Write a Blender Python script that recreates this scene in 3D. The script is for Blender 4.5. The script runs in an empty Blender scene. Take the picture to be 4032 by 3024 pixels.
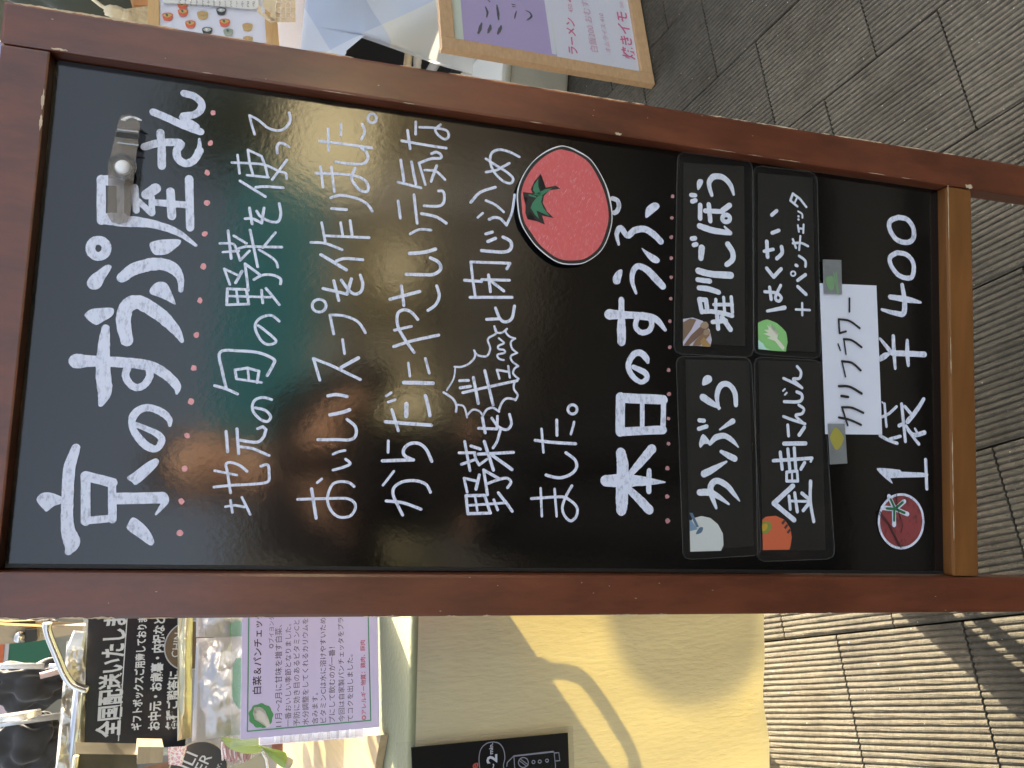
import bpy, bmesh, math, random
from mathutils import Vector, Matrix, noise
random.seed(7)
R = math.radians
S = bpy.context.scene

# ------------------------------------------------------------------ camera, sky, sun, exposure
FPX, PITCH, ROLL, HC = 3221.6, 0.4883, 0.0945, 1.25
CAM = Vector((0, 0, HC))
cf = Vector((0, math.cos(PITCH), -math.sin(PITCH)))
_u = Vector((0, math.sin(PITCH), math.cos(PITCH))); _r = Vector((1, 0, 0))
cr = _r*math.cos(ROLL) + _u*math.sin(ROLL)
cu = -_r*math.sin(ROLL) + _u*math.cos(ROLL)
cd = bpy.data.cameras.new('camera'); cam = bpy.data.objects.new('camera', cd); S.collection.objects.link(cam)
mw = Matrix.Identity(4)                      # the phone is held turned a quarter: image right = down
for i, v in enumerate((-cu, cr, -cf)):
    for j in range(3): mw[j][i] = v[j]
mw.translation = CAM
cam.matrix_world = mw
cd.sensor_width = 36; cd.lens = FPX/4032*36; cd.clip_start = 0.01; cd.clip_end = 500
cd.dof.use_dof = True; cd.dof.focus_distance = 0.92; cd.dof.aperture_fstop = 30
S.camera = cam
SUN_AZ, SUN_EL = R(25), R(24)                # azimuth from +Y towards +X
w = bpy.data.worlds.new('World'); S.world = w; w.use_nodes = True
nt = w.node_tree; sky = nt.nodes.new('ShaderNodeTexSky'); sky.sky_type = 'NISHITA'
sky.sun_disc = False; sky.sun_elevation = SUN_EL; sky.sun_rotation = SUN_AZ
sky.air_density = 1.0; sky.dust_density = 7.5; sky.ozone_density = 0.0
hsv = nt.nodes.new('ShaderNodeHueSaturation'); hsv.inputs['Saturation'].default_value = 0.62   # the camera's white balance
nt.links.new(sky.outputs[0], hsv.inputs['Color']); nt.links.new(hsv.outputs[0], nt.nodes['Background'].inputs[0]); nt.nodes['Background'].inputs[1].default_value = 0.15
sd = Vector((math.sin(SUN_AZ)*math.cos(SUN_EL), math.cos(SUN_AZ)*math.cos(SUN_EL), math.sin(SUN_EL)))
sl = bpy.data.lights.new('sun', 'SUN'); sl.energy = 5.0; sl.angle = R(0.5); sl.color = (1, 0.87, 0.64)
so = bpy.data.objects.new('sun', sl); S.collection.objects.link(so)
so.rotation_euler = sd.to_track_quat('Z', 'Y').to_euler(); so.location = (3, 6, 6)
S.view_settings.view_transform = 'Standard'; S.view_settings.look = 'None'
S.view_settings.exposure = 2.28; S.view_settings.gamma = 1; S.view_settings.use_curve_mapping = False
S.cycles.max_bounces = 8; S.cycles.transparent_max_bounces = 12; S.cycles.use_denoising = True
S.cycles.caustics_reflective = False; S.cycles.caustics_refractive = False

# ------------------------------------------------------------------ helpers
def ray(px, py):                              # direction seen at a place of the 4032 x 3024 photograph
    return cf + cr*(-(py-1512)/FPX) + cu*(-(px-2016)/FPX)
def onp(px, py, P, n):
    d = ray(px, py); return CAM + d*((Vector(P)-CAM).dot(Vector(n))/d.dot(Vector(n)))
def onz(px, py, z): return onp(px, py, (0, 0, z), (0, 0, 1))
def ony(px, py, y): return onp(px, py, (0, y, 0), (0, 1, 0))

MATS = {}
def mat(name, col, rough=0.6, metal=0.0, ior=1.5, coat=0, bump=0, bscale=40, var=0, vscale=6, stretch=None,
        trans=0, translucent=0, tcol=None, alpha=1, spec=None, sheen=0, col2=None, detail=6, edge=None):
    if name in MATS: return MATS[name]
    m = bpy.data.materials.new(name); m.use_nodes = True; MATS[name] = m
    t = m.node_tree; N = t.nodes; L = t.links; b = N['Principled BSDF']; out = N['Material Output']
    b.inputs['Roughness'].default_value = rough; b.inputs['Metallic'].default_value = metal
    b.inputs['IOR'].default_value = ior; b.inputs['Coat Weight'].default_value = coat
    b.inputs['Coat Roughness'].default_value = 0.15
    b.inputs['Transmission Weight'].default_value = trans; b.inputs['Alpha'].default_value = alpha
    b.inputs['Sheen Weight'].default_value = sheen
    if spec is not None: b.inputs['Specular IOR Level'].default_value = spec
    b.inputs['Base Color'].default_value = (*col, 1)
    tc = N.new('ShaderNodeTexCoord'); src = tc.outputs['Object']
    if stretch:
        mp = N.new('ShaderNodeMapping'); mp.inputs['Scale'].default_value = stretch
        L.new(src, mp.inputs['Vector']); src = mp.outputs[0]
    if var:
        nz = N.new('ShaderNodeTexNoise'); nz.inputs['Scale'].default_value = vscale; nz.inputs['Detail'].default_value = detail
        nz.inputs['Roughness'].default_value = 0.62
        L.new(src, nz.inputs['Vector'])
        rp = N.new('ShaderNodeValToRGB'); rp.color_ramp.elements[0].position = 0.3; rp.color_ramp.elements[1].position = 0.7
        c2 = col2 if col2 else tuple(min(1, c*(1+var)) for c in col)
        c1 = col if col2 else tuple(c*(1-var) for c in col)
        rp.color_ramp.elements[0].color = (*c1, 1); rp.color_ramp.elements[1].color = (*c2, 1)
        L.new(nz.outputs[0], rp.inputs[0]); L.new(rp.outputs[0], b.inputs['Base Color'])
        if rough > 0.05:
            mr = N.new('ShaderNodeMapRange'); mr.inputs['To Min'].default_value = rough*0.8; mr.inputs['To Max'].default_value = min(1, rough*1.25)
            L.new(nz.outputs[0], mr.inputs[0]); L.new(mr.outputs[0], b.inputs['Roughness'])
    if bump:
        nb = N.new('ShaderNodeTexNoise'); nb.inputs['Scale'].default_value = bscale; nb.inputs['Detail'].default_value = 5
        L.new(src, nb.inputs['Vector'])
        bp = N.new('ShaderNodeBump'); bp.inputs['Strength'].default_value = bump; bp.inputs['Distance'].default_value = 0.002
        L.new(nb.outputs[0], bp.inputs['Height']); L.new(bp.outputs[0], b.inputs['Normal'])
    if translucent:
        tr = N.new('ShaderNodeBsdfTranslucent'); tr.inputs[0].default_value = (*(tcol or col), 1)
        mx = N.new('ShaderNodeMixShader'); mx.inputs[0].default_value = translucent
        L.new(b.outputs[0], mx.inputs[1]); L.new(tr.outputs[0], mx.inputs[2]); L.new(mx.outputs[0], out.inputs[0])
        if bump: L.new(bp.outputs[0], tr.inputs['Normal'])
    return m

def tag(o, label=None, cat=None, group=None, kind=None):
    if label: o['label'] = label
    if cat: o['category'] = cat
    if group: o['group'] = group
    if kind: o['kind'] = kind
    return o
def empty(name, loc=(0, 0, 0), label=None, cat=None, group=None, kind=None):
    o = bpy.data.objects.new(name, None); S.collection.objects.link(o); o.location = loc
    o.empty_display_size = 0.05
    return tag(o, label, cat, group, kind)

class MB:
    """collects shapes in world metres; build() links them as one mesh object"""
    def __init__(s): s.bm = bmesh.new()
    def face(s, pts):
        return s.bm.faces.new([s.bm.verts.new(p) for p in pts])
    def box(s, M, a, b, bev=0):
        r = bmesh.ops.create_cube(s.bm, size=1)
        vs = r['verts']
        for v in vs:
            v.co = Vector((a[i] + (v.co[i]+0.5)*(b[i]-a[i]) for i in range(3)))
        if bev:
            es = set(e for v in vs for e in v.link_edges)
            rr = bmesh.ops.bevel(s.bm, geom=list(es), offset=bev, segments=2, affect='EDGES', profile=0.6)
            vs = list({v for f in rr['faces'] for v in f.verts} | {v for v in vs if v.is_valid})
        if M is not None:
            for v in vs: v.co = M @ v.co
        return s
    def prism(s, pts, n, th, bev=0):          # pts: world points on a plane; extruded by th against n
        n = Vector(n).normalized(); pts = [Vector(p) for p in pts]
        top = [s.bm.verts.new(p) for p in pts]; bot = [s.bm.verts.new(p - n*th) for p in pts]
        k = len(pts); f = [s.bm.faces.new(top), s.bm.faces.new(bot[::-1])]
        for i in range(k): s.bm.faces.new((top[i], bot[i], bot[(i+1) % k], top[(i+1) % k]))
        if k > 4: bmesh.ops.triangulate(s.bm, faces=f)
        return s
    def tube(s, pts, r, seg=10, cap=True):
        pts = [Vector(p) for p in pts]; rs = r if isinstance(r, (list, tuple)) else [r]*len(pts)
        rings = []; up = None
        for i, p in enumerate(pts):
            d = (pts[min(i+1, len(pts)-1)] - pts[max(i-1, 0)]).normalized()
            if up is None: up = Vector((0, 0, 1)) if abs(d.z) < 0.9 else Vector((1, 0, 0))
            a = (up - d*up.dot(d)).normalized(); b = d.cross(a); up = a
            rings.append([s.bm.verts.new(p + (a*math.cos(t) + b*math.sin(t))*rs[i]) for t in [2*math.pi*k/seg for k in range(seg)]])
        for i in range(len(rings)-1):
            for k in range(seg):
                f = s.bm.faces.new((rings[i][k], rings[i][(k+1) % seg], rings[i+1][(k+1) % seg], rings[i+1][k])); f.smooth = True
        if cap: s.bm.faces.new(rings[0][::-1]); s.bm.faces.new(rings[-1])
        return s
    def lathe(s, M, prof, seg=20):            # prof: (r, z)
        rings = [[s.bm.verts.new(M @ Vector((r*math.cos(2*math.pi*k/seg), r*math.sin(2*math.pi*k/seg), z))) for k in range(seg)] for r, z in prof]
        for i in range(len(rings)-1):
            for k in range(seg):
                f = s.bm.faces.new((rings[i][k], rings[i][(k+1) % seg], rings[i+1][(k+1) % seg], rings[i+1][k])); f.smooth = True
        s.bm.faces.new(rings[0][::-1]); s.bm.faces.new(rings[-1])
        return s
    def sheet(s, fn, nu, nv, smooth=True):
        g = [[s.bm.verts.new(fn(u/nu, v/nv)) for v in range(nv+1)] for u in range(nu+1)]
        for u in range(nu):
            for v in range(nv):
                f = s.bm.faces.new((g[u][v], g[u+1][v], g[u+1][v+1], g[u][v+1])); f.smooth = smooth
        return s
    def ball(s, c, r, sub=2, sq=(1, 1, 1), nz=0, ns=8):
        rr = bmesh.ops.create_icosphere(s.bm, subdivisions=sub, radius=1)
        for v in rr['verts']:
            q = v.co.copy(); k = 1 + nz*noise.noise(q*ns*0.3 + Vector(c)*7)
            v.co = Vector(c) + Vector((q.x*sq[0], q.y*sq[1], q.z*sq[2]))*r*k
            for f in v.link_faces: f.smooth = True
        return s
    def build(s, name, m, parent=None, loc=None, label=None, cat=None, group=None, kind=None, normals=True):
        me = bpy.data.meshes.new(name)
        if normals: bmesh.ops.recalc_face_normals(s.bm, faces=s.bm.faces)
        o = bpy.data.objects.new(name, me); S.collection.objects.link(o)
        off = Vector((0, 0, 0))
        if parent is not None:
            o.parent = parent; q = parent
            while q is not None: off += q.location; q = q.parent
        elif loc is not None: o.location = loc; off = Vector(loc)
        if off.length: bmesh.ops.translate(s.bm, verts=s.bm.verts, vec=-off)
        s.bm.to_mesh(me); s.bm.free()
        if m: me.materials.append(m)
        return tag(o, label, cat, group, kind)

def frame(P, X, Y):                            # matrix: origin P, x along X, y in the plane of X and Y
    X = Vector(X).normalized(); Z = X.cross(Vector(Y)).normalized(); Y = Z.cross(X)
    M = Matrix.Identity(4)
    for i, v in enumerate((X, Y, Z)):
        for j in range(3): M[j][i] = v[j]
    M.translation = Vector(P); return M
def cat_rom(pts, n=5, closed=False):
    out = []; k = len(pts); rng = range(k if closed else k-1)
    g = (lambda i: pts[i % k]) if closed else (lambda i: pts[max(0, min(k-1, i))])
    for i in rng:
        a, b, c, d = g(i-1), g(i), g(i+1), g(i+2)
        for j in range(n):
            t = j/n
            out.append([0.5*(2*b[q] + (c[q]-a[q])*t + (2*a[q]-5*b[q]+4*c[q]-d[q])*t*t + (3*b[q]-3*c[q]+d[q]-a[q])*t*t*t) for q in range(len(b))])
    if not closed: out.append(list(pts[-1]))
    return out
def ribbon(mb, M, pts, h, rise=0.00004, jag=0.05):      # flat brush stroke: pts (x, y, width) on plane M
    k = len(pts)
    if k < 2: return
    D = []
    for i in range(k):
        a = pts[max(0, i-1)]; b = pts[min(k-1, i+1)]; dx, dy = b[0]-a[0], b[1]-a[1]; l = math.hypot(dx, dy) or 1
        D.append((dx/l, dy/l))
    L = []
    x, y, w = pts[0]; d = D[0]
    for q in (-1, -0.8, -0.45): L.append((x+d[0]*q*w*0.5, y+d[1]*q*w*0.5, w*math.sqrt(max(0.05, 1-q*q)), d))
    for i in range(k): L.append((pts[i][0], pts[i][1], pts[i][2], D[i]))
    x, y, w = pts[-1]; d = D[-1]
    for q in (0.45, 0.8, 1): L.append((x+d[0]*q*w*0.5, y+d[1]*q*w*0.5, w*math.sqrt(max(0.05, 1-q*q)), d))
    prev = None; n = len(L)
    for i, (x, y, w, d) in enumerate(L):
        z = h + rise*i/n; j1 = 1+random.uniform(-jag, jag); j2 = 1+random.uniform(-jag, jag)
        a = mb.bm.verts.new(M @ Vector((x-d[1]*w*0.5*j1, y+d[0]*w*0.5*j1, z)))
        b = mb.bm.verts.new(M @ Vector((x+d[1]*w*0.5*j2, y-d[0]*w*0.5*j2, z)))
        if prev: mb.bm.faces.new((prev[0], prev[1], b, a))
        prev = (a, b)
def poly(mb, M, pts, h, n=4, smooth=True):
    q = cat_rom(pts, n, True) if smooth else pts
    f = mb.bm.faces.new([mb.bm.verts.new(M @ Vector((p[0], p[1], h))) for p in q])
    bmesh.ops.triangulate(mb.bm, faces=[f], ngon_method='EAR_CLIP')
TEXTS = {}
def text(body, M, width, m, parent, name='lettering', label=None, lift=0.0003, bold=0.0, height=None):
    cu_ = bpy.data.curves.new('t', 'FONT'); cu_.body = body; cu_.size = 1; cu_.resolution_u = 2; cu_.offset = bold
    o = bpy.data.objects.new('t', cu_); S.collection.objects.link(o)
    bpy.context.view_layer.update()
    dg = bpy.context.evaluated_depsgraph_get()
    me = bpy.data.meshes.new_from_object(o.evaluated_get(dg)); bpy.data.objects.remove(o)
    xs = [v.co.x for v in me.vertices]; x0, x1 = min(xs), max(xs)
    s = width/(x1-x0); sy = s if height is None else height/max(1e-6, max(v.co.y for v in me.vertices)-min(v.co.y for v in me.vertices))
    off = Vector((0, 0, 0)); q = parent
    while q is not None: off += q.location; q = q.parent
    for v in me.vertices: v.co = M @ Vector(((v.co.x-x0)*s, v.co.y*sy, lift)) - off
    ob = bpy.data.objects.new(name, me); S.collection.objects.link(ob); ob.parent = parent
    me.materials.clear(); me.materials.append(m)
    if label: ob['label'] = label
    return ob
def pxframe(p0, p1, P, n):                      # baseline from p0 to p1 on the plane (P, n); n faces the reader
    A = onp(*p0, P, n); B = onp(*p1, P, n); X = (B-A)
    n = Vector(n).normalized(); Y = n.cross(X.normalized())
    return frame(A, X, Y), X.length
def tpx(body, p0, p1, P, n, m, parent, **k):
    M, L = pxframe(p0, p1, P, n); return text(body, M, L, m, parent, **k)
# ------------------------------------------------------------------ materials
FR = (0.122, 0.033, 0.013)
m_frame = mat('varnished_wood', FR, rough=0.36, coat=0.35, bump=0.14, bscale=18, var=0.38, vscale=3.5, stretch=(9, 9, 1.2), detail=9, ior=1.5)
m_rail = mat('ground_lit_rail_wood', (0.185, 0.072, 0.017), rough=0.35, coat=0.3, bump=0.08, bscale=14, var=0.22, vscale=4, stretch=(1.2, 9, 9))  # lighter than the frame: light off the ground put into the colour
m_chip = mat('bare_wood', (0.55, 0.43, 0.28), rough=0.8, var=0.2, vscale=60)
m_black = mat('black_enamel', (0.0018, 0.0016, 0.0014), var=0.5, col2=(0.0048, 0.0044, 0.0040), vscale=5, rough=0.115, ior=1.60, bump=0.035, bscale=160)
m_cardbk = mat('black_card', (0.0075, 0.0068, 0.0058), rough=0.5, var=0.25, vscale=30, bump=0.05, bscale=300)
def paint(name, col, dark, sc):
    m = mat(name, col, rough=0.5, ior=1.45); t = m.node_tree; N = t.nodes; L = t.links
    tc = N.new('ShaderNodeTexCoord'); mp = N.new('ShaderNodeMapping'); mp.inputs['Scale'].default_value = (1, 1, 2.2)
    nz = N.new('ShaderNodeTexNoise'); nz.inputs['Scale'].default_value = sc; nz.inputs['Detail'].default_value = 7; nz.inputs['Roughness'].default_value = 0.75
    rp = N.new('ShaderNodeValToRGB'); rp.color_ramp.elements[0].position = 0.36; rp.color_ramp.elements[1].position = 0.50
    rp.color_ramp.elements[0].color = (*dark, 1); rp.color_ramp.elements[1].color = (*col, 1)
    L.new(tc.outputs['Object'], mp.inputs[0]); L.new(mp.outputs[0], nz.inputs[0]); L.new(nz.outputs[0], rp.inputs[0]); L.new(rp.outputs[0], N['Principled BSDF'].inputs['Base Color'])
    return m
INK = {
 'white': paint('white_paint_marker', (0.72, 0.75, 0.86), (0.40, 0.42, 0.50), 110),
 'cwhite': paint('white_card_marker', (0.70, 0.74, 0.82), (0.55, 0.58, 0.65), 120),
 'pink': paint('pink_marker', (0.78, 0.36, 0.36), (0.60, 0.22, 0.22), 300),
 'pink2': paint('dusty_pink_marker', (0.46, 0.23, 0.23), (0.30, 0.13, 0.13), 300),
 'darkred': paint('dark_red_marker', (0.26, 0.055, 0.055), (0.10, 0.03, 0.03), 90),
 'green': paint('green_marker', (0.03, 0.15, 0.06), (0.02, 0.10, 0.04), 200),
 'black': mat('black_marker', (0.015, 0.014, 0.014), rough=0.5),
}
m_paper = mat('white_paper', (0.76, 0.78, 0.86), rough=0.7, var=0.03, vscale=8, translucent=0.12, tcol=(0.8, 0.8, 0.8))
m_film = mat('clear_film', (0.06, 0.055, 0.047), rough=0.25, trans=0.0, alpha=0.12, ior=1.5)
m_clear = mat('clear_plastic', (0.92, 0.95, 0.97), rough=0.06, trans=1.0, ior=1.45, alpha=0.9)
m_whitepl = mat('white_plastic', (0.8, 0.79, 0.76), rough=0.35)
m_steel = mat('polished_steel', (0.62, 0.60, 0.56), rough=0.22, metal=1.0)
m_foil = mat('silver_foil', (0.42, 0.41, 0.41), rough=0.38, metal=0.85, bump=0.25, bscale=60)
m_greenp = mat('green_print', (0.10, 0.42, 0.17), rough=0.5)
m_cream = mat('cream_print', (0.78, 0.76, 0.66), rough=0.5)

# ------------------------------------------------------------------ ground: ribbed paving slabs
gphi = 0.3872; ga = Vector((math.cos(gphi), math.sin(gphi), 0)); gb = Vector((-math.sin(gphi), math.cos(gphi), 0))
GP = 0.2487; A0 = 1.26; B0 = 0.967
m_slab = mat('ribbed_slab', (0.100, 0.088, 0.064), rough=0.95, bump=0.9, bscale=420, var=0.30, vscale=90)
t_ = m_slab.node_tree; N_ = t_.nodes; L_ = t_.links                  # pale quartz specks
vo_ = N_.new('ShaderNodeTexVoronoi'); vo_.inputs['Scale'].default_value = 75; tc_ = N_.new('ShaderNodeTexCoord'); L_.new(tc_.outputs['Object'], vo_.inputs[0])
oi_ = N_.new('ShaderNodeObjectInfo'); lt_ = N_.new('ShaderNodeMath'); lt_.operation = 'LESS_THAN'; lt_.inputs[1].default_value = 0.085; L_.new(vo_.outputs['Distance'], lt_.inputs[0])
sc_ = N_.new('ShaderNodeSeparateColor'); L_.new(vo_.outputs['Color'], sc_.inputs[0]); g2_ = N_.new('ShaderNodeMath'); g2_.operation = 'GREATER_THAN'; g2_.inputs[1].default_value = 0.80; L_.new(sc_.outputs[0], g2_.inputs[0])
ml_ = N_.new('ShaderNodeMath'); ml_.operation = 'MULTIPLY'; L_.new(lt_.outputs[0], ml_.inputs[0]); L_.new(g2_.outputs[0], ml_.inputs[1])
mx_ = N_.new('ShaderNodeMixRGB'); mx_.inputs[2].default_value = (0.42, 0.40, 0.34, 1); old_ = N_['Principled BSDF'].inputs['Base Color'].links[0].from_socket
hs_ = N_.new('ShaderNodeHueSaturation'); mr_ = N_.new('ShaderNodeMapRange'); mr_.inputs['To Min'].default_value = 0.80; mr_.inputs['To Max'].default_value = 1.16; L_.new(oi_.outputs['Random'], mr_.inputs[0]); L_.new(mr_.outputs[0], hs_.inputs['Value']); L_.new(old_, hs_.inputs['Color'])
gm_ = N_.new('ShaderNodeNewGeometry'); ns_ = N_.new('ShaderNodeTexNoise'); ns_.inputs['Scale'].default_value = 5.5; ns_.inputs['Detail'].default_value = 8; ns_.inputs['Roughness'].default_value = 0.7
L_.new(gm_.outputs['Position'], ns_.inputs['Vector']); st_r = N_.new('ShaderNodeValToRGB'); st_r.color_ramp.elements[0].position = 0.34; st_r.color_ramp.elements[1].position = 0.56
st_r.color_ramp.elements[0].color = (0.62, 0.60, 0.56, 1); st_r.color_ramp.elements[1].color = (1, 1, 1, 1); L_.new(ns_.outputs[0], st_r.inputs[0])
mu_ = N_.new('ShaderNodeMixRGB'); mu_.blend_type = 'MULTIPLY'; mu_.inputs[0].default_value = 1; L_.new(hs_.outputs[0], mu_.inputs[1]); L_.new(st_r.outputs[0], mu_.inputs[2])
L_.new(ml_.outputs[0], mx_.inputs[0]); L_.new(mu_.outputs[0], mx_.inputs[1]); L_.new(mx_.outputs[0], N_['Principled BSDF'].inputs['Base Color'])
m_grit = mat('grout_and_subsoil', (0.03, 0.026, 0.021), rough=1, bump=0.5, bscale=200)
m_far = mat('distant_paving', (0.10, 0.09, 0.07), rough=0.95, var=0.25, vscale=3, bump=0.3, bscale=60)
g = MB(); g.face([(-60, -60, -0.03), (60, -60, -0.03), (60, 60, -0.03), (-60, 60, -0.03)])
ground = g.build('ground', m_grit, kind='structure')
def slab_mesh(seed):
    rnd = random.Random(seed); bm = bmesh.new(); n = 24; hw = GP/2-0.0016; prof = []
    for k in range(n):
        a = -hw + 2*hw*k/n; p = 2*hw/n
        prof += [(a, -0.0030), (a+0.16*p, -0.0008), (a+0.42*p, 0), (a+0.66*p, -0.0006), (a+0.86*p, -0.0032)]
    prof.append((hw, -0.0035))
    m = 7; rows = []
    wob = [[rnd.uniform(-0.0006, 0.0006) for _ in prof] for _ in range(m+1)]
    for j in range(m+1):
        y = -hw + 2*hw*j/m
        rows.append([bm.verts.new((x, y, z + wob[j][i])) for i, (x, z) in enumerate(prof)])
    for j in range(m):
        for i in range(len(prof)-1):
            bm.faces.new((rows[j][i], rows[j][i+1], rows[j+1][i+1], rows[j+1][i]))
    def skirt(vs):
        lo = [bm.verts.new((v.co.x, v.co.y, -0.028)) for v in vs]
        for i in range(len(vs)-1): bm.faces.new((vs[i], vs[i+1], lo[i+1], lo[i]))
    skirt(rows[0][::-1]); skirt(rows[-1]); skirt([r[0] for r in rows]); skirt([r[-1] for r in rows][::-1])
    me = bpy.data.meshes.new('paving_slab'); bm.to_mesh(me); bm.free(); me.materials.append(m_slab); return me
slabs = [slab_mesh(s) for s in range(5)]
Rg = Matrix.Rotation(gphi, 4, 'Z'); cnt = 0
for ia in range(-12, 8):
    for ib in range(-8, 14):
        a = A0 - GP*(ia+0.5); b = B0 + GP*(ib+0.5) + (GP/2 if ia % 2 else 0)
        p = ga*a + gb*b
        if not (-1.5 < p.x < 1.9 and 0.25 < p.y < 3.6) or p.x > 0.62*p.y+0.55 or p.x < -0.62*p.y-0.35: continue
        o = bpy.data.objects.new('paving_slab', random.choice(slabs)); S.collection.objects.link(o); o.parent = ground
        o.matrix_local = Matrix.Translation(p + Vector((0, 0, random.uniform(-0.0008, 0.0008)))) @ Rg @ Matrix.Rotation(random.uniform(-.003, .003), 4, 'X') @ (Matrix.Rotation(math.pi, 4, 'Z') if random.random() < 0.5 else Matrix.Identity(4)); cnt += 1
# everything further out: one sheet just under the slab tops
g = MB(); g.face([(-60, 3.85, -0.004), (60, 3.85, -0.004), (60, 80, -0.004), (-60, 80, -0.004)])
g.face([(-60, -0.25, -0.004), (60, -0.25, -0.004), (60, 0.1, -0.004), (-60, 0.1, -0.004)])
for x0, x1 in ((-60, -2.4), (3.0, 60)): g.face([(x0, 0.1, -0.004), (x1, 0.1, -0.004), (x1, 3.85, -0.004), (x0, 3.85, -0.004)])
g.build('pavement', m_far, kind='structure')
g = MB(); g.face([(-60, -60, -0.008), (60, -60, -0.008), (60, -0.25, -0.008), (-60, -0.25, -0.008)])
g.build('road', mat('asphalt', (0.014, 0.013, 0.012), rough=1.0, spec=0.1, bump=0.5, bscale=150), kind='structure')

# ------------------------------------------------------------------ the menu board
YAW, LEAN = 0.1177, 0.2358
es = Vector((math.cos(YAW), math.sin(YAW), 0)); _b = Vector((-math.sin(YAW), math.cos(YAW), 0))
et = Vector((0, 0, -1))*math.cos(LEAN) - _b*math.sin(LEAN)          # down the board
bn = es.cross(et); bn = bn if bn.dot(_b) > 0 else -bn                # away from the reader
BO = Vector((-0.2148, 0.8717, HC+0.0487))
WI, HI, SA, RB, TT, DP = 0.5, 1.0530, 0.0434, 0.0386, 0.0448, 0.0171
MBD = frame(BO, es, -et)                                            # x right, y up, z towards the reader
LEG = (BO.z/math.cos(LEAN))                                          # stile reaches the ground
foot = BO + et*LEG + es*WI/2; foot.z = 0
board = empty('menu_board', foot, 'dark red wooden A-frame menu board with black panel covered in white Japanese handwriting', 'signboard')
TH = 0.030
for x0, x1 in ((-SA, 0), (WI, WI+SA)):
    b = MB(); b.box(MBD, (x0, -LEG+0.006, -TH), (x1, TT, 0), 0.0034); st = b.build('stile', m_frame, board)
b = MB(); b.box(MBD, (0.0006, 0, -TH), (WI-0.0006, TT-0.0015, -0.0006), 0.0022); b.build('top_rail', m_frame, board)
b = MB(); b.box(MBD, (0.0006, -HI-RB, -TH), (WI-0.0006, -HI, -0.0012), 0.0030); b.build('bottom_rail', m_rail, board, label='bottom rail, lighter orange brown for light off the ground, with a pale worn edge')
b = MB(); b.box(MBD, (0.0012, -HI+0.0004, -DP-0.004), (WI-0.0012, -0.0004, -DP)); panel = b.build('panel', m_black, board)
# glazing strip with little clips along the left side
b = MB(); b.box(MBD, (0.0014, -HI+0.002, -DP+0.0001), (0.0050, -0.002, -DP+0.0016)); b.build('edge_strip', mat('black_strip', (0.012, 0.012, 0.012), rough=0.5), board)
# rear easel half, hinged at the top
LEAN2 = 0.045; es2 = es; et2 = Vector((0, 0, -1))*math.cos(LEAN2) + _b*math.sin(LEAN2)
RO = BO - et*(TT-0.012) + bn*(TH+0.004)
L2 = RO.z/math.cos(LEAN2); M2 = frame(RO, es, -et2)
for x0, x1 in ((-0.050, 0.008), (WI-0.008, WI+0.050)):
    b = MB(); b.box(M2, (x0, -L2+0.004, -0.026), (x1, 0, 0), 0.002); b.build('rear_stile', m_frame, board)
b = MB(); b.box(M2, (0.0086, -0.04, -0.026), (WI-0.0086, -0.001, -0.001), 0.002); b.build('rear_rail', m_frame, board)
b = MB(); b.box(M2, (0.0086, -HI-0.07, -0.026), (WI-0.0086, -HI-0.032, -0.001), 0.002); b.build('rear_rail', m_frame, board)
b = MB(); b.box(M2, (0.0092, -HI-0.0315, -0.016), (WI-0.0092, -0.0405, -0.012)); b.build('rear_panel', m_black, board)
b = MB(); b.box(M2, (0.032, -L2+0.004, -0.020), (0.048, -HI-0.0705, -0.004)); b.build('shadow_slat', m_frame, board)  # unseen slat added to cast the second shadow band
# chipped paint: thin slivers of bare wood along the edges (board mm: s, t, length, width, along)
b = MB(); rnd = random.Random(3)
def chip(s, t, l, wd, vert=True, z=0.00012):
    n = 9; pts = []
    for i in range(n): pts.append((s+rnd.uniform(-.2, .2)*wd + (0 if vert else l*(i/(n-1))), -(t + (l*(i/(n-1)) if vert else 0)) , wd*rnd.uniform(0.5, 1.2)*math.sin(math.pi*(i+0.6)/(n+0.2))))
    ribbon(b, MBD, pts, z + rnd.uniform(0, .00004), jag=0.25)
for t in range(0, 1050, 1):                                          # right outer edge, broken pale line
    if rnd.random() < 0.035: chip(WI+SA-0.0008, t/1000, rnd.uniform(.008, .05), 0.0013)
    if rnd.random() < 0.010: chip(-SA+0.0008, t/1000, rnd.uniform(.006, .04), 0.0013)
    if rnd.random() < 0.010: chip(WI+0.0010, t/1000, rnd.uniform(.01, .04), 0.0008)
for t in range(0, 500, 1):
    if rnd.random() < 0.03: chip(t/1000, HI+0.0014, rnd.uniform(.008, .05), 0.0014, False, z=-0.00105)
chip(0.440, -0.0020, 0.020, 0.0028, False); chip(0.418, -0.0020, 0.016, 0.0028, False)
for t in (-0.036, -0.02, 0.0, 0.022, 0.045, 0.06): chip(WI+SA-0.0012, t, 0.024, 0.0022)
for t in (0.0, 0.03, 0.055, 0.08): chip(-SA+0.0012, t, 0.022, 0.0024)
chip(WI+0.003, 1.082, 0.010, 0.008); chip(WI+0.002, 0.59, 0.008, 0.004); chip(WI+0.0024, 0.001, 0.014, 0.003)
for k in range(26): chip(rnd.choice([rnd.uniform(-SA, 0), WI+rnd.uniform(0, SA)]), rnd.uniform(-.03, 1.2), rnd.uniform(.001, .003), 0.0007)
b.build('worn_edge', m_chip, board, kind='stuff', normals=False)

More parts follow.
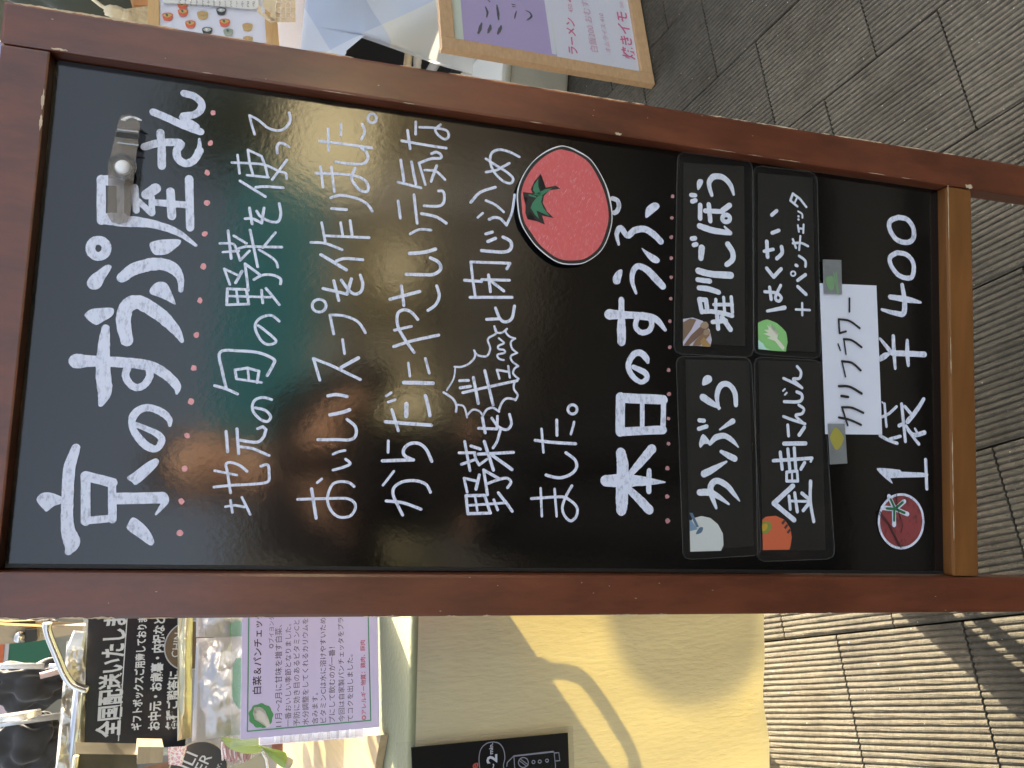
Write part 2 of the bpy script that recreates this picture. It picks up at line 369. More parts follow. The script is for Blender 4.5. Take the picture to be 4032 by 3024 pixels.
# ---- handwriting: strokes in board millimetres (s, t, width)
INKTXT = """
@ title white
S 459 94.3 7.8 454.9 107.2 7.9 449.2 123.4 7.9 444.9 140.2 8
S 449.7 135.6 7.5 458.2 122.1 7.4 461.7 132.3 7.5 467.8 138.6 7.5 475.4 139.2 7.5 481.7 131.4 7.5 483.2 121.8 7.5
L 438.3 102.5 7.8 423.7 104.8 7.8 403.6 106.4 7.8
S 421.4 88.9 7.8 427.3 102.2 7.8 430.1 121.8 7.9 421.7 119.4 7.9 413.3 121.3 7.9 409.4 128.9 7.9 414 136.4 7.9 424.8 141.1 8
S 414 136.4 7 426 140.4 5.1 436.8 140 2.6
L 382.8 51.9 8.3 340.5 55.4 8.3
L 381.7 52.9 10.4 383 68.5 10.5
L 380.6 69.5 6.8 349.6 72.3 6.7
L 342.7 57.3 10.9 345.9 73.8 11
S 342 57.4 9.7 342.5 78.2 11.7 342.7 101.6 8.7 336.9 125.9 6.9 325.2 144.8 3.1
L 378.4 83.2 6.4 354.6 86.5 6.4
L 364.5 87.5 5.9 353.3 100.8 6
L 353.8 101.3 6 369.9 99.5 6
S 372 94.6 9.9 379.5 102.3 10.6
L 364.9 101.1 6.8 366.1 134.5 7
L 378.1 116.7 8.3 352.7 119.9 8.3
L 393.5 133.4 8.1 342.9 138.1 8.1
@ title white
S 313.1 62.5 8.9 309.9 62.2 8.9 307.1 60.9 8.9 305.1 58.6 8.9 304.2 55.9 8.9 304.5 53.1 8.9 306 50.6 8.9 308.5 48.8 8.9 311.5 48 8.9 314.7 48.3 8.9 317.5 49.6 8.9 319.5 51.8 8.9 320.4 54.6 8.9 320.1 57.4 8.9 318.6 59.9 8.9 316.1 61.7 8.9 313.1 62.5 8.9
P 322.2 101.5 324.5 104.2 327.2 111.1 329.2 122.9 329 130.1 324.7 129.8 318.9 124.9 313.7 119.3 311.4 112.4 311.7 106.4 317.1 102.5
P 296.1 68.1 291.6 67.8 282.3 63.5 274.4 60.7 270.8 56.4 271.5 50.7 276.9 47.7 284.2 50.8 289.2 56 296.3 63.4
S 285 78.8 9.7 294.4 89 12.2 300.6 102.6 12.9 302.3 115.4 12.4 298.2 126.4 11.2 289.1 132.9 6.8 277.5 134.2 4.7
P 274.8 105.2 280.1 107.7 283.8 112.1 284.4 118 281.5 121.8 275.3 125.2 264.2 130.2 262.7 128.6 266 121.8 269.1 113.3 271 106.7
P 245.5 48.4 250.9 53.6 253 62.5 253.9 72.7 249.6 74.5 245 72.3 240 65.8 235.8 59.9 239 53.4 242.4 49.8
S 222.9 88.4 12 240.9 83.8 13.3 255 85.2 13.9 261.9 94 14 256.4 108.4 14.1 245.5 123.4 12.3 234.8 133.7 8.6 226.3 139 4.3
S 233.3 68.3 7.4 213.2 68.3 11.3 188.4 69.9 13.6 171.1 72.7 13 158.6 70.3 5.3
S 199.1 45.6 14.7 200 61.2 10.7 200.7 89.6 10.2 198.6 112.9 10.3 189.8 128.8 9.5 180.2 137.8 7.9 173.3 138.3 2.7
S 196.1 91.4 7 187.8 90.1 6.9 179.8 94.8 6.9 176.7 101.3 7 180.2 108 7 188.7 112 7 196.8 110.7 7
@ title white
S 140.4 102.5 5.4 136.8 113.2 5.4 130.9 125.2 6.6 124.8 128 6.6 117.8 123.9 6.6 119.3 115.7 7.8 128.7 105.7 7.4 139.6 99.7 6.2 149.6 100.9 7.8 156.2 107.6 7.4 157.3 116.2 7 152.9 127 7.3 147 133.3 5.8 141.4 134.3 3.4
S 115.2 51.9 7.9 94.5 47.9 10.6 64.5 48.9 10.5 40.6 50.9 11.4 25.3 56.1 14.8 16.9 54 6.8
P 66.1 22.3 71 26 72.1 32.4 70.2 39.1 67.3 44.8 62.6 45.2 59.4 37.8 54.1 32.3 55.6 29.5 61.4 24.1
L 89 62.7 8.7 45.7 66.4 8.6
L 88.7 62.8 9.3 83.1 86.7 9.4
L 83.7 86.4 7.6 48 89.8 7.6
L 46 65.8 7.1 49.2 89.5 7.2
L 68 90.2 11.1 69.9 132.8 11.3
S 70.5 133.9 8.4 65.6 135.5 6.6 53.8 128.3 2.1
P 107.9 125.3 103.6 127.1 94.8 121.1 82 108.9 84.3 104.2 88.4 99.3 93.6 105.1 102.5 114.7 107.1 121.3
P 50.3 107.5 46.8 114.6 38.4 123.2 28.8 128.6 25.1 128.3 23.9 124.9 31 114.7 38.7 103.9 44.1 104
@ dots pink
P 467.4 153.4 465.3 153.4 464.2 151.6 464.2 149.8 465.8 148.9 467.5 148.7 469.2 149.5 469.5 151.2 469.2 152.9
P 434.6 153.2 432.7 153 431.6 151.5 431.3 149.6 432.9 148.5 434.8 148.6 436.2 149.6 437.5 151.2 436.6 152.9
P 402.8 152.6 400.7 152.5 399.3 150.9 400 149.1 401.1 147.6 403 147.8 405.2 148.4 405.4 150.4 404.4 151.8
P 371.2 155.2 369 154.5 367.6 152.9 368 151 369.3 149.4 371.6 149.3 373.2 150.6 373.5 152.4 373.1 154.3
P 338.5 155.3 336.7 154.4 335.3 153.1 335.4 151.2 336.8 149.7 338.9 149.9 340.2 151.1 340.8 152.6 340.5 154.5
P 304.4 156.4 302.5 155.9 300.8 154.5 301.3 152.4 302.7 150.8 304.9 151.1 306.9 151.9 307.6 154 306.4 155.7
@ dots pink
P 269 155.3 267.3 155 265.6 153.8 266.4 151.9 267.5 150.4 269.5 150.7 271.3 151.4 272 153.3 270.7 154.7
P 233.5 154.5 231.6 154.3 230.3 152.7 230.7 150.8 232.2 149.7 234.1 149.5 235.5 150.7 236.4 152.3 235.7 154.3
P 199.9 154.7 197.8 154.6 197.3 152.7 197 150.9 198.4 149.4 200.4 149.8 202.4 150.4 202.5 152.4 201.8 154.2
P 166.1 155 164.1 154.5 162.7 152.9 163.2 150.9 164.5 149.1 166.7 149.6 168.8 150.3 169.2 152.4 168.2 154.4
@ dots pink
P 131.9 153.4 129.9 153.5 129.1 151.7 129.5 150 130.8 148.8 132.7 148.3 134.3 149.4 134.3 151.3 133.6 152.8
P 99.1 153.9 97.2 153.4 96 152 96.3 150 97.9 148.8 99.9 148.5 101.5 149.7 102.1 151.5 101 153.3
P 67 153.5 65.2 152.7 63.8 151.3 64.4 149.4 66 148.3 67.9 147.7 69.5 148.9 70 150.8 68.6 152.3
P 35.9 154.7 33.9 153.8 33 152.2 33.3 150.3 34.7 148.6 36.9 148.6 38.7 149.7 39.2 151.8 38.1 153.7
@ line1 white
S 450 193.6 2.6 460.5 189.7 2.6 469.5 187.2 2.6
S 469.5 187.2 2.6 466.2 195.6 2.6 458.3 207.7 2.7 458 219.3 2.7 465.3 226.8 2.7 472.6 228.4 2.7 478.6 226.7 2.7
S 432.8 217.7 2.7 439.6 216.9 2.7 443.7 218.9 2.7 444 223.4 2.7 441.3 228.7 2.7
L 425.2 178.3 2.6 405.9 181.5 2.6
S 416.4 173.3 2.6 418.2 193.8 2.6 418.2 206.5 2.6 413.7 219.6 2.6 412 227.4 2.7 406.7 228.8 2.7
L 432.1 188.1 2.6 427.2 202.1 2.6 416.8 206.6 2.6 405.6 209.9 2.6
L 432.1 188.1 2.6 418.1 190.7 2.6 406.4 194.9 2.6
L 404.9 189.1 2.6 405.4 210.6 2.6
L 426.6 227.8 2.7 403.5 214.5 2.6
L 397.9 182.7 2.9 384.3 208.8 2.9
S 393 198.7 2.9 395.1 208.1 2.9 396 225.9 2.9
L 370.3 194 2.9 353.8 197.6 2.9
S 358.4 190.4 2.8 359.2 197.9 2.9 355.6 207 2.9
L 372 208.4 2.9 355.6 207 2.9
S 367.8 201.3 2.9 362.8 205.2 2.9 358.5 214.3 2.9 359.2 223.2 2.9 367.9 225.4 2.9 378.6 223.2 2.9
L 343.8 174.7 2.8 315.1 179.8 2.8
S 329.7 167.7 2.5 330.6 179.9 2.6 325.5 184 2.6 314 188.5 2.6
L 314 188.5 2.6 324.9 197.1 2.6
L 320.8 171.4 2.5 323.8 186.6 2.6
L 339.1 180.6 2.6 332.5 193.5 2.6
L 326.4 186.4 2.6 329.1 193.1 2.6
L 346.9 196.2 2.8 309.1 206.3 2.8
L 329.2 193.7 2.8 332.3 228.8 2.9
L 347.1 221.5 2.6 329.6 210 2.6
S 327.2 206.4 2.6 321.1 218.1 2.6 316.3 224.1 2.6 310.5 226.2 2.6
@ line1 white
L 287.8 180.5 2.5 303.6 173.8 2.5 297.8 188.4 2.6
L 302.7 191.2 3.1 290.3 185.9 3.1
L 283.6 198.7 2.8 311 193.7 2.8 300.6 209.4 2.8
S 295.3 203.5 2.8 300.8 211.9 2.8 301.8 221.9 2.9 298.6 229.7 2.9 293.2 230.1 2.9
L 283.2 178.4 2.8 284.1 196.8 2.8 269.2 200.3 2.8 266.6 178.9 2.8 283.2 178.4 2.8
L 275.8 179.5 2.5 276.8 197.3 2.6 278.3 221 2.6
L 283.8 186.9 2.5 268.9 189.8 2.5
L 284.8 211.7 2.8 271.7 213.9 2.8
L 287.2 216 2.8 279.2 223.4 2.8 271.2 230.3 2.8
S 247.7 211.1 2.8 243 218.3 2.8 233.3 229.6 2.8 228.9 223 2.8 232.2 215.3 2.8 243.5 208.6 2.8 251.5 209 2.8 257.2 214.9 2.8 259.3 223.5 2.8 254 231.4 2.8
S 183.2 173.4 3 180.6 184.4 3 176.2 195.7 3
S 181.9 184.4 3 198.4 179.5 3 217.5 176.1 3 220.2 195.1 3 219.6 213.7 3.1 214.2 228.4 3.1 208.2 228.4 3.1 196.8 223.3 3.1
L 191.5 193.7 2.8 200.5 191.6 2.8 203.2 203.7 2.8 200.8 214.9 2.8 189 213.9 2.8
L 191.3 193.7 2.5 189.3 218.2 2.5
L 203.2 203.7 2.5 192.3 205.6 2.5
S 163.1 213.8 2.8 161 223.8 2.8 154.9 229.5 2.8 149.8 226.4 2.8 151.8 219.5 2.8 159.1 212.2 2.8 166.8 211.1 2.8 172.1 214.4 2.8 174.1 221.7 2.8 172.4 229.3 2.8
@ line1 white
L 137.7 187.5 3 117.5 190.4 3
L 140.8 197.6 3 116.1 201.1 3
S 129.5 201.4 3 128.3 217.4 3 133.7 223.8 3 141.6 225.8 3
L 141.6 225.8 2.8 144.4 222.5 2.8 142 217.5 2.8
L 123.1 201.9 2.7 121.8 214.2 2.8 115.4 230.6 2.8
L 69.2 196.6 2.5 57.3 199.2 2.5
S 62.8 192.2 2.4 64.3 201.2 2.5 62.9 210.3 2.5
L 72.6 207.2 2.5 55.9 216.3 2.5
L 98.2 179.5 2.5 94.5 200.8 2.5
S 76.7 196.1 2.7 97.3 191.6 2.7 104.9 189.8 2.7 106.9 194.5 2.7 104.1 203.2 2.7 98.7 210.3 2.7
S 81.9 180.1 2.7 84.3 197.3 2.7 85.7 214.2 2.7 88.6 230.6 2.8 96.3 231.9 2.8 105.8 230 2.8 104.3 223.3 2.8
@ line2 white
S 486.2 318.5 2.8 484.2 318.3 2.8 482.4 317.4 2.8 481.1 315.9 2.8 480.4 314.2 2.8 480.5 312.4 2.8 481.4 310.9 2.8 482.9 309.8 2.8 484.8 309.3 2.8 486.8 309.6 2.8 488.7 310.5 2.8 490 311.9 2.8 490.6 313.6 2.8 490.5 315.4 2.8 489.6 317 2.8 488.1 318.1 2.8 486.2 318.5 2.8
L 467.2 267.9 2.7 442.9 270 2.7
S 452 260.2 3 452.4 277.4 3 452.4 297.5 3 452.1 315.1 3.1
L 474.2 281 2.5 461.5 281.8 2.5
S 477.5 303.5 2.8 469.4 306.7 2.8 460.4 303.8 2.8
S 431.4 278 3 431.4 293.3 3 433.2 306.7 3 439.5 311.7 3 446.4 310 3 450.6 304.3 3
L 423.7 262.6 2.7 401.9 266.6 2.7
L 425.2 274 2.7 398.6 278.6 2.7
S 416.2 258.5 3 418.3 279.4 3 418.8 299.4 3 414.6 310.5 3 408 314.2 3 402.9 312.5 3 403.4 305.7 3 410.3 298.6 3 416.9 295.8 3 427.2 299 3
S 391.2 275.1 3 395.2 284.8 3 394.4 300.8 3 389.6 313.2 3 382 319.7 3
L 379.7 277.1 3.2 380.4 292.3 3.3
L 363.3 267.6 2.7 343.2 272.4 2.7
L 349.4 272.4 2.9 352.5 318 3
L 365.6 287.2 2.7 352.8 290 2.7
L 368.8 297 3 353.2 299.9 3
S 340.6 257.9 2.9 341.2 272.2 2.9 336.3 290.3 3
L 328.5 269.1 3.5 314.9 296.2 3.5
S 323.4 285.1 3.2 327 294.1 3.2 327.6 312.7 3.3
@ line2 white
L 301.8 283.8 3.2 281.3 290.3 3.2
S 292.6 273.3 3.2 290.6 287.1 3.2 288.9 298.4 3.2
L 288.9 298.4 3.5 305.7 302 3.5
S 303.3 291.6 3.2 293.1 300.1 3.2 289.7 306.9 3.2 293 312.7 3.2 301.3 314.2 3.2 310.7 311 3.2
S 274.5 277.6 2.9 271.9 277.2 2.9 269.6 275.8 2.9 267.9 273.6 2.9 267.2 270.9 2.9 267.4 268.2 2.9 268.7 265.8 2.9 270.7 264.1 2.9 273.2 263.5 2.9 275.8 263.8 2.9 278.2 265.2 2.9 279.8 267.4 2.9 280.6 270.1 2.9 280.3 272.9 2.9 279.1 275.2 2.9 277 276.9 2.9 274.5 277.6 2.9
L 245.2 287.2 2.9 265 282.1 2.9
S 265 282.1 2.9 265.5 295.1 2.9 262.4 307.2 2.9 257.6 314.1 2.9 249.2 319.8 3
L 239.9 296.7 2.9 225.3 299.5 2.9
L 195.7 276 3.1 217.7 268.2 3.1 212.2 285.3 3.1 199 317.4 3.2
L 221.7 314.1 3.7 210.4 297.1 3.7
S 179.7 285.3 3.4 181.5 293.6 3.4 180.2 304.8 3.4
S 160 288.5 3.6 163.4 301.2 3.7 166.4 308.2 3.7
@ line2 white
S 156.2 306.2 3.1 149.3 315 3.2 140.1 316.2 3.2 135.2 310.6 3.1 134.6 296.4 3.1 133.7 277.9 3.1
S 123.8 306.1 2.6 122.2 299.8 2.6 119.4 294.1 2.6
S 114.7 307.3 2.9 110.3 312.1 2.9 106.1 304.6 2.9 103.1 295.1 2.8
L 93.6 284.2 2.6 89.6 280 2.6
L 83 274.7 3.3 53.6 281 3.3
S 72 261.6 2.8 73.2 281 2.8 73.8 293.7 2.8 74.3 310.3 2.8 70.6 318.3 2.9 64.2 320 2.9 56.5 315.2 2.8 55 305 2.8 59.7 297.1 2.8 68.6 292.1 2.8 77.7 291.5 2.8 88.2 295.4 2.8 91.4 302.9 2.8 90.7 312 2.9 86.9 317.4 2.9
@ line3 white
L 488.8 361.5 2.9 474.6 362 2.8
L 477.7 353 3.1 457.3 356.8 3.1
S 465 347.4 3.1 463.9 372.6 3.1 463.6 396.7 3.2
S 483.2 366 2.9 484.8 381.5 2.9 484 395.8 2.9 477.8 398.9 2.9 473.6 394.8 2.9 476.9 387.5 2.9 482.9 383.7 2.9 489.6 389.1 2.9
L 443 347.2 3.1 420 351.9 3.1
L 442.5 359 3.1 418.2 365.1 3.1
L 417.8 345.8 3.1 414.6 370.9 3.1
L 418.8 375.6 2.8 442.2 367.4 2.8
S 442.2 367.4 3.1 449 380.4 3.1 451.2 390.9 3.2 455.5 390.7 3.2 457.3 385.7 3.2 454.9 380.8 3.1
S 435.1 374.1 2.8 435.4 386.7 2.9 427.4 397 2.9
L 442 387.1 3.1 423.2 381.7 3.1
L 396.6 346.9 3.1 377.9 350.2 3.1
L 405.8 363.7 3.1 374.4 368.8 3.1
S 394.7 375.4 3.1 396.4 391.5 3.1 401.4 396.9 3.1 410 397.2 3.1 413.8 394.9 3.1 413.5 390.6 3.1
S 385.6 373.1 3.4 383.9 389.3 3.4 378.1 400.8 3.4
S 361.6 361.8 2.8 367.7 371.9 2.8 368.4 384.4 2.8
S 339.8 362.3 3.9 343 378.7 3.9 347.7 390.3 3.9
S 337.3 385.3 3.6 333.3 394.5 3.7 325.8 397 3.7 319.4 389.6 3.6 317.7 377.2 3.6 316.4 360 3.6
@ line3 white
L 303.2 355.3 3.3 282.1 359.1 3.3
L 287.6 343.9 3.5 298.9 375.4 3.6
S 306.9 393.7 3.4 296.7 397 3.4 286.6 394 3.3 278.8 385.4 3.3
S 268.2 374.9 3.3 275.8 366.9 3.3 277.2 358.7 3.3 271.8 352.8 3.3 258.2 354.2 3.3 243.8 363.2 3.3 232.1 372.6 3.3
L 254.4 350.4 3 260 368.4 3
S 236.6 350.7 3.3 244.3 369.9 3.3 252.8 398.5 3.3
L 220.1 367.1 2.7 205.9 369.5 2.7
L 226.2 385.3 3 210.7 390.2 3
L 198.7 363.5 4.1 200 394.8 4.1
L 183.3 345.5 2.7 187 350.6 2.7
L 176.7 347.9 2.7 179.9 355.1 2.7
L 168.9 352.3 3.2 147.1 360.2 3.2
L 155.8 346.3 3.7 154.6 395 3.8
L 175.8 367.4 4.6 163 367.8 4.6
S 185.9 387.3 3.8 175.8 390.5 3.8 165.1 393.1 3.8
@ line3 white
L 135.8 350.3 2.9 123.8 350.7 2.9
L 114.6 345.3 3.4 116.9 377.9 3.5
S 117.2 376.5 3.5 121.2 368.2 3.5 127.8 367.2 3.5 133.7 373 3.5 134.5 382.4 3.5 128.9 390.8 3.5 116.3 397.6 3.5
L 104.1 357.8 2.7 89.2 347.3 2.6
S 83.5 397.8 3.2 91.4 392.7 3.2 95 381.7 3.2 93.6 368.3 3.2 87.6 359.3 3.2 79.7 358.4 3.2 69.2 363.6 3.2 58.8 369.5 3.2
S 72.9 351.5 3.2 71.4 369.5 3.2 65.3 388.6 3.2
@ line4 white
S 457.6 442.5 2.9 451.2 455.2 2.9 445.4 467.3 3 439 474.9 3 433.1 472.2 3 434.5 463.3 2.9 443.5 452.6 2.9 454.6 447.7 2.9 465.1 448.8 2.9 470.3 457.4 3 469.4 469.3 3 465.2 481.3 3
L 442.2 443.2 2.9 446 455.4 2.9 456.1 469.8 3
S 405.1 427.4 3.2 418 437.7 3.2 426.1 454.8 3.2
S 409.4 444.6 2.9 405.7 455.7 2.9 398.8 465.5 2.9
L 388.8 436.1 2.6 394.5 441.6 2.6
S 388.1 449.1 3.2 391 454.8 3.2 390.4 462.2 3.2 383.9 469.3 3.2
S 383.9 469.3 2.9 399.2 475 2.9 420.1 477.5 3
L 371.1 446.2 3.5 374.1 453.4 3.5
L 362.7 448.8 3.8 367.3 457.3 3.8
S 369.7 466 3.8 365.6 474.9 3.8 357.2 475.3 3.8 352.6 466.7 3.8 351.6 442 3.7
@ line4 white
L 333.9 471.8 3.2 340.7 475.2 3.2 337.5 430.4 3.1 318.5 433.4 3.1 299.7 437.1 3.1
L 297.7 431.5 3.4 302.1 479 3.5
L 316.2 424.3 3.4 316.7 443.5 3.4
L 318.8 443.5 3.1 321.2 475.3 3.2
L 324.6 451.1 3.5 306.3 454.1 3.4
L 317.8 455 3.5 308.4 469.2 3.5
S 288.3 460.6 3.4 276.7 466.2 3.4 273.7 472.8 3.5 278.5 479.9 3.5 292.4 482.3 3.5
L 274.7 451.1 3.4 276.7 466.2 3.4
S 267.6 460.1 2.3 260 462.5 2.3 252.9 453.5 2.3 242.6 456.5 2.3 233.9 452.9 2.3 234.1 442.9 2.3 239.1 438.4 2.3
S 238.5 439.1 2.3 231.5 439.5 2.3 224.1 433.4 2.2 220 425.2 2.2 219.5 417.5 2.2
S 217.4 418.3 1.8 206.3 417.1 1.8 193.4 410.3 1.8
S 190.8 407 2.5 184.9 417 2.5 177.6 421.5 2.5 170.7 421.4 2.5
S 178.3 421.5 2.1 176.7 430 2.1 165.2 434 2.1
S 168 434.3 2.2 173.8 439.9 2.2 172.8 447 2.2 168.2 451.2 2.2
S 168.2 451.5 2.5 174.7 455.4 2.5 177.2 462.4 2.5 173.4 469.5 2.5
S 174.1 469 2.5 183.3 472.2 2.5 188.5 477.7 2.6 187.7 487.9 2.6
S 187 487.2 2.3 192.8 489.9 2.3 199.5 485.3 2.3 206.6 485.7 2.3 211.1 490.2 2.3
S 211.1 490.2 2.3 216.3 483.9 2.3 222.1 485.1 2.3 225.2 489.3 2.3
S 225.2 489.3 2.3 230.3 481.8 2.3 235.9 480.5 2.3 239.9 487.3 2.3
S 239.9 487.3 2.3 244.5 481.3 2.3 251.5 479.8 2.3 256.1 484.4 2.3
S 255.8 484.5 2.3 257.7 477.8 2.3 262.3 473.3 2.3 266 474.6 2.3
S 267.6 460.1 2.3 261.4 462.5 2.3 261.2 469 2.3 266 474.6 2.3
L 204.7 423.8 3.1 205.6 433.6 3.1
L 196.8 424.8 3.3 199.2 436 3.4
L 209.1 439 3.4 181.1 445.7 3.4
L 217.6 451.4 3.4 180.6 462.3 3.4
S 191.8 427.9 3.1 199.8 455.8 3.1 208.9 488.5 3.1
L 209.7 468.2 2.6 219.3 465 2.6 218.1 478.7 2.6
L 224.4 477.7 2.6 211.8 480 2.6
S 254.6 465.6 2.3 252.1 469.4 2.3 249.4 471.6 2.3 246.1 465.6 2.3 242.6 466.1 2.3 242.1 471.9 2.3 238.9 472.8 2.3 236.2 465 2.3 231.8 467 2.3 230.8 472.4 2.3
@ line4 white
L 165.9 450.9 3.4 149.6 454.8 3.4
L 154 447.1 3.1 154.3 467.7 3.1 168.2 467.8 3.1
S 165.8 461.5 3.1 156.5 469.7 3.1 154.2 479.1 3.1 160.7 483.9 3.1 171 481.3 3.1
S 153.9 471.7 3.1 140.5 468.3 3.1 133.5 464.3 3.1
L 138.9 432.4 3 107.8 439.7 3
L 126.4 426.7 3 127.4 444.1 3
L 114.3 430 3 120 445.1 3
L 134.4 439.6 3.3 131.5 450.2 3.3
S 127.3 443.4 3 120.3 445.8 3 114.3 449.6 3
L 114.3 449.6 2.8 120.8 457.8 2.8
L 125.9 447.7 3.3 129.6 487.3 3.4
L 139.9 454.1 3.6 109.5 465.6 3.6
L 125.2 463.9 3.6 110.9 486.4 3.7
L 84.7 437.6 3 99.5 433.5 3 96.6 449 3
L 103.4 450.1 3.6 88.4 447.2 3.6
L 82.7 460.1 3.3 109.1 454.7 3.3 100.1 472.8 3.3
S 94.9 460.3 3 99.7 472.8 3.1 101.1 481.3 3.1 97.2 485.8 3.1 90.9 482.2 3.1
L 80.9 436.4 3.3 81.9 456.9 3.3 63.1 464.2 3.3 61.8 439.4 3.3 80.9 436.4 3.3
L 70.6 439 2.7 74.4 479.6 2.8
L 80.9 446.2 2.7 65.5 449.6 2.7
L 77.4 467.4 3 66.7 472.1 3.1
L 85.1 472 3.3 75.1 481 3.3 65.7 488.5 3.4
@ line5 white
L 91.4 520.4 2.8 61.1 522.9 2.8
L 91.2 536.5 2.9 61.5 540 2.9
S 79.8 510.2 3.1 82.7 541.8 3.1 80.9 551.9 3.2 73.1 562.5 3.2 63.4 563.6 3.2 56.6 557.1 3.2 61.7 549.6 3.1 71.3 546.3 3.1 84 550.3 3.2 95.3 556.6 3.2
S 106.2 526 3.4 103.6 541 3.4 107.6 554 3.5 115.2 561.2 3.5 124.2 559.4 3.5 131.8 548.4 3.5
L 156.9 519 2.9 131.1 522.1 2.9
S 144 512.1 3.4 142.7 530.5 3.5 142.3 559.5 3.5
L 167.7 536.3 3.5 150.8 537.2 3.5
S 166.6 556.8 2.9 160.2 555.5 2.9 153 553.5 2.9
S 181.1 559.9 3.2 179.1 559.6 3.2 177.3 558.5 3.2 176.1 556.8 3.2 175.6 554.7 3.2 175.9 552.6 3.2 176.9 550.8 3.2 178.5 549.6 3.2 180.5 549.1 3.2 182.4 549.5 3.2 184.2 550.6 3.2 185.4 552.3 3.2 185.9 554.4 3.2 185.6 556.4 3.2 184.6 558.2 3.2 183 559.5 3.2 181.1 559.9 3.2
@ today white
S 134.4 614.1 11.9 121.6 616.7 14.1 101.6 616.5 14.1 80.3 617 14.8 69.7 616.6 12.1
S 102.4 596.6 12.5 102.9 613.4 14.8 103.6 631.9 13.1 103.4 647.5 9.3 103.1 669.5 1.8
S 140.4 652.1 11.3 125.4 639.1 9.9 109.1 624.8 6.7
S 92.7 626 8.2 82.3 638.6 10.1 71.2 650.6 10.8
S 115.7 649.5 5.7 104.2 649.3 6.6 92 649.6 6.3
L 197.9 612 11.4 158.5 612.6 11.3
L 198.9 665.9 6.5 162.2 665.5 6.4
L 197.2 612.4 11.1 198.1 665.1 11.4
L 158.4 612.6 9.9 163.2 665.4 10.1
L 193.6 639 5.8 164.5 639.7 5.7
@ today white
S 233.9 627 5.5 228.3 641.4 7.3 221.8 643.9 6.4 217 636.9 5.5 222.9 626.5 6.7 232.8 620.8 6.8 241.7 622.4 7 249.5 628.2 7.3 250.8 636.1 7.7 245.4 642.5 8 241.1 644.6 4.6
S 311.1 610.1 7.3 294 610.6 7.6 276.2 611 11 262.2 611.4 10
S 292.7 595.7 12.4 294.1 620.8 8.4 294.3 639.8 9.3 291.8 654.2 8.1 280.7 665.7 4.4
S 290.9 630 6.5 281.4 628.5 6.4 275 635.5 6.5 277.5 645 6.5 285.3 648.8 6.5 292.3 646.5 6.5
P 334.6 598.5 340.8 600.7 345.7 605.2 346.9 609.9 341.7 610.1 335.6 608.7 330.2 607.2 329.1 601
S 320.9 628 3.4 334 622.9 5.6 346.8 623.9 6.8 353.1 630.4 7.2 349.4 641.7 8.6 341.3 651.5 9.4 332.4 661.4 8.8
@ today white
P 375.2 633.5 372.1 640.8 366.7 653.8 362.4 657.2 359.1 654 359.9 647.5 365.3 641
S 376.6 604.8 3.4 388.4 602.1 5.6 396.5 606.7 7 388.1 615.6 7.2 395.4 624.2 7.8 398.4 637 7.9 393.6 648.4 8.2 385.8 658 7.6
P 415.3 637.4 424.7 638.8 431.9 647.5 431.2 654 426.7 655 419.6 647.8 412.1 639.1
S 430.5 595.5 5.6 428.6 601.8 5.6 422 603.8 5.6 415.6 601.4 5.6 413.3 598 5.6
@ dots2 pink2
P 443 674.5 441.4 674.3 440.6 672.8 440.6 671.1 441.6 669.9 443.2 670.4 444.7 671 445.2 672.7 444.5 674.2
P 416.6 674.7 415.3 673.6 414.1 672.5 414.4 671 415.2 669.6 416.9 669.7 418 670.9 418.3 672.3 417.7 673.5
P 392.9 673.9 391.4 673.5 390.3 672 390.5 670.3 391.6 669.2 393.2 669.2 394.2 670.5 395.2 671.9 394.6 673.6
P 367.6 674.5 366.3 673.8 365.1 672.7 364.9 670.8 366.4 669.9 368 669.6 369.3 670.9 369.4 672.5 368.9 673.9
P 344.4 674.8 343.2 674.2 342.1 673.1 341.9 671.4 343.3 670.6 344.8 670.3 346 671.4 346.1 673 345.6 674.3
P 318.5 674.5 317 674.2 316.4 672.6 316.6 671.2 317.5 670.3 318.8 670.1 319.8 671.2 320.6 672.6 319.9 674.1
P 291.5 673.9 290.3 673.6 289.1 672.5 289.5 670.9 290.4 669.7 291.9 669.9 293.2 670.8 293.6 672.3 292.9 673.7
@ dots2 pink2
P 260.7 674.8 259.3 674.1 258.2 672.8 258.5 671.1 259.6 670 261.1 670.2 262.2 671.2 262.7 672.7 262.2 674.3
P 233.5 673.8 232 673.4 231.2 672 231.2 670.4 232.3 669 233.9 669.5 235.4 670.1 235.8 672 234.7 673.2
P 205.3 675.1 203.8 674.5 203 672.9 203.1 671.2 204.2 670 205.9 669.8 207 671.3 207.8 672.9 207 674.7
P 176.8 674.7 175.5 674.2 174.6 672.9 175 671.4 175.8 670.2 177.3 670.5 178.7 671.1 178.6 672.7 178 674
@ dots2 pink2
P 147.7 675.5 146.3 674.9 145.3 673.5 145.8 672 146.7 670.7 148.2 671 149.7 671.6 149.6 673.4 149 674.7
P 119.3 674.9 117.5 674.7 116.9 672.8 117 671 118.1 669.6 119.9 669.8 121.4 670.8 121.8 672.8 120.8 674.3
P 87 675.6 85.5 674.6 84.7 673.2 84.4 671.2 86.1 670.3 87.7 670 89.1 671.2 89.4 673.1 88.4 674.6
P 59.3 677.1 57.6 676.1 56.4 674.5 56.4 672.2 58.3 671.3 60.1 670.9 61.7 672.2 62.3 674.4 60.9 676.1
@ card1 cwhite
P 463.2 702.8 467.5 705.3 467.3 710.3 462.6 710.4 454.4 705.5 455.4 703.3
S 450 722.7 4.6 463.7 718.8 6.2 473.1 724.6 7.3 474 737.3 7 465.8 747.7 6.3 454.5 752.1 3.3
L 446.6 695.6 5.5 446.9 700.6 5.5
L 439 697.1 5.8 440.7 701 5.8
L 435.6 707.5 5.9 419.2 707.7 5.8
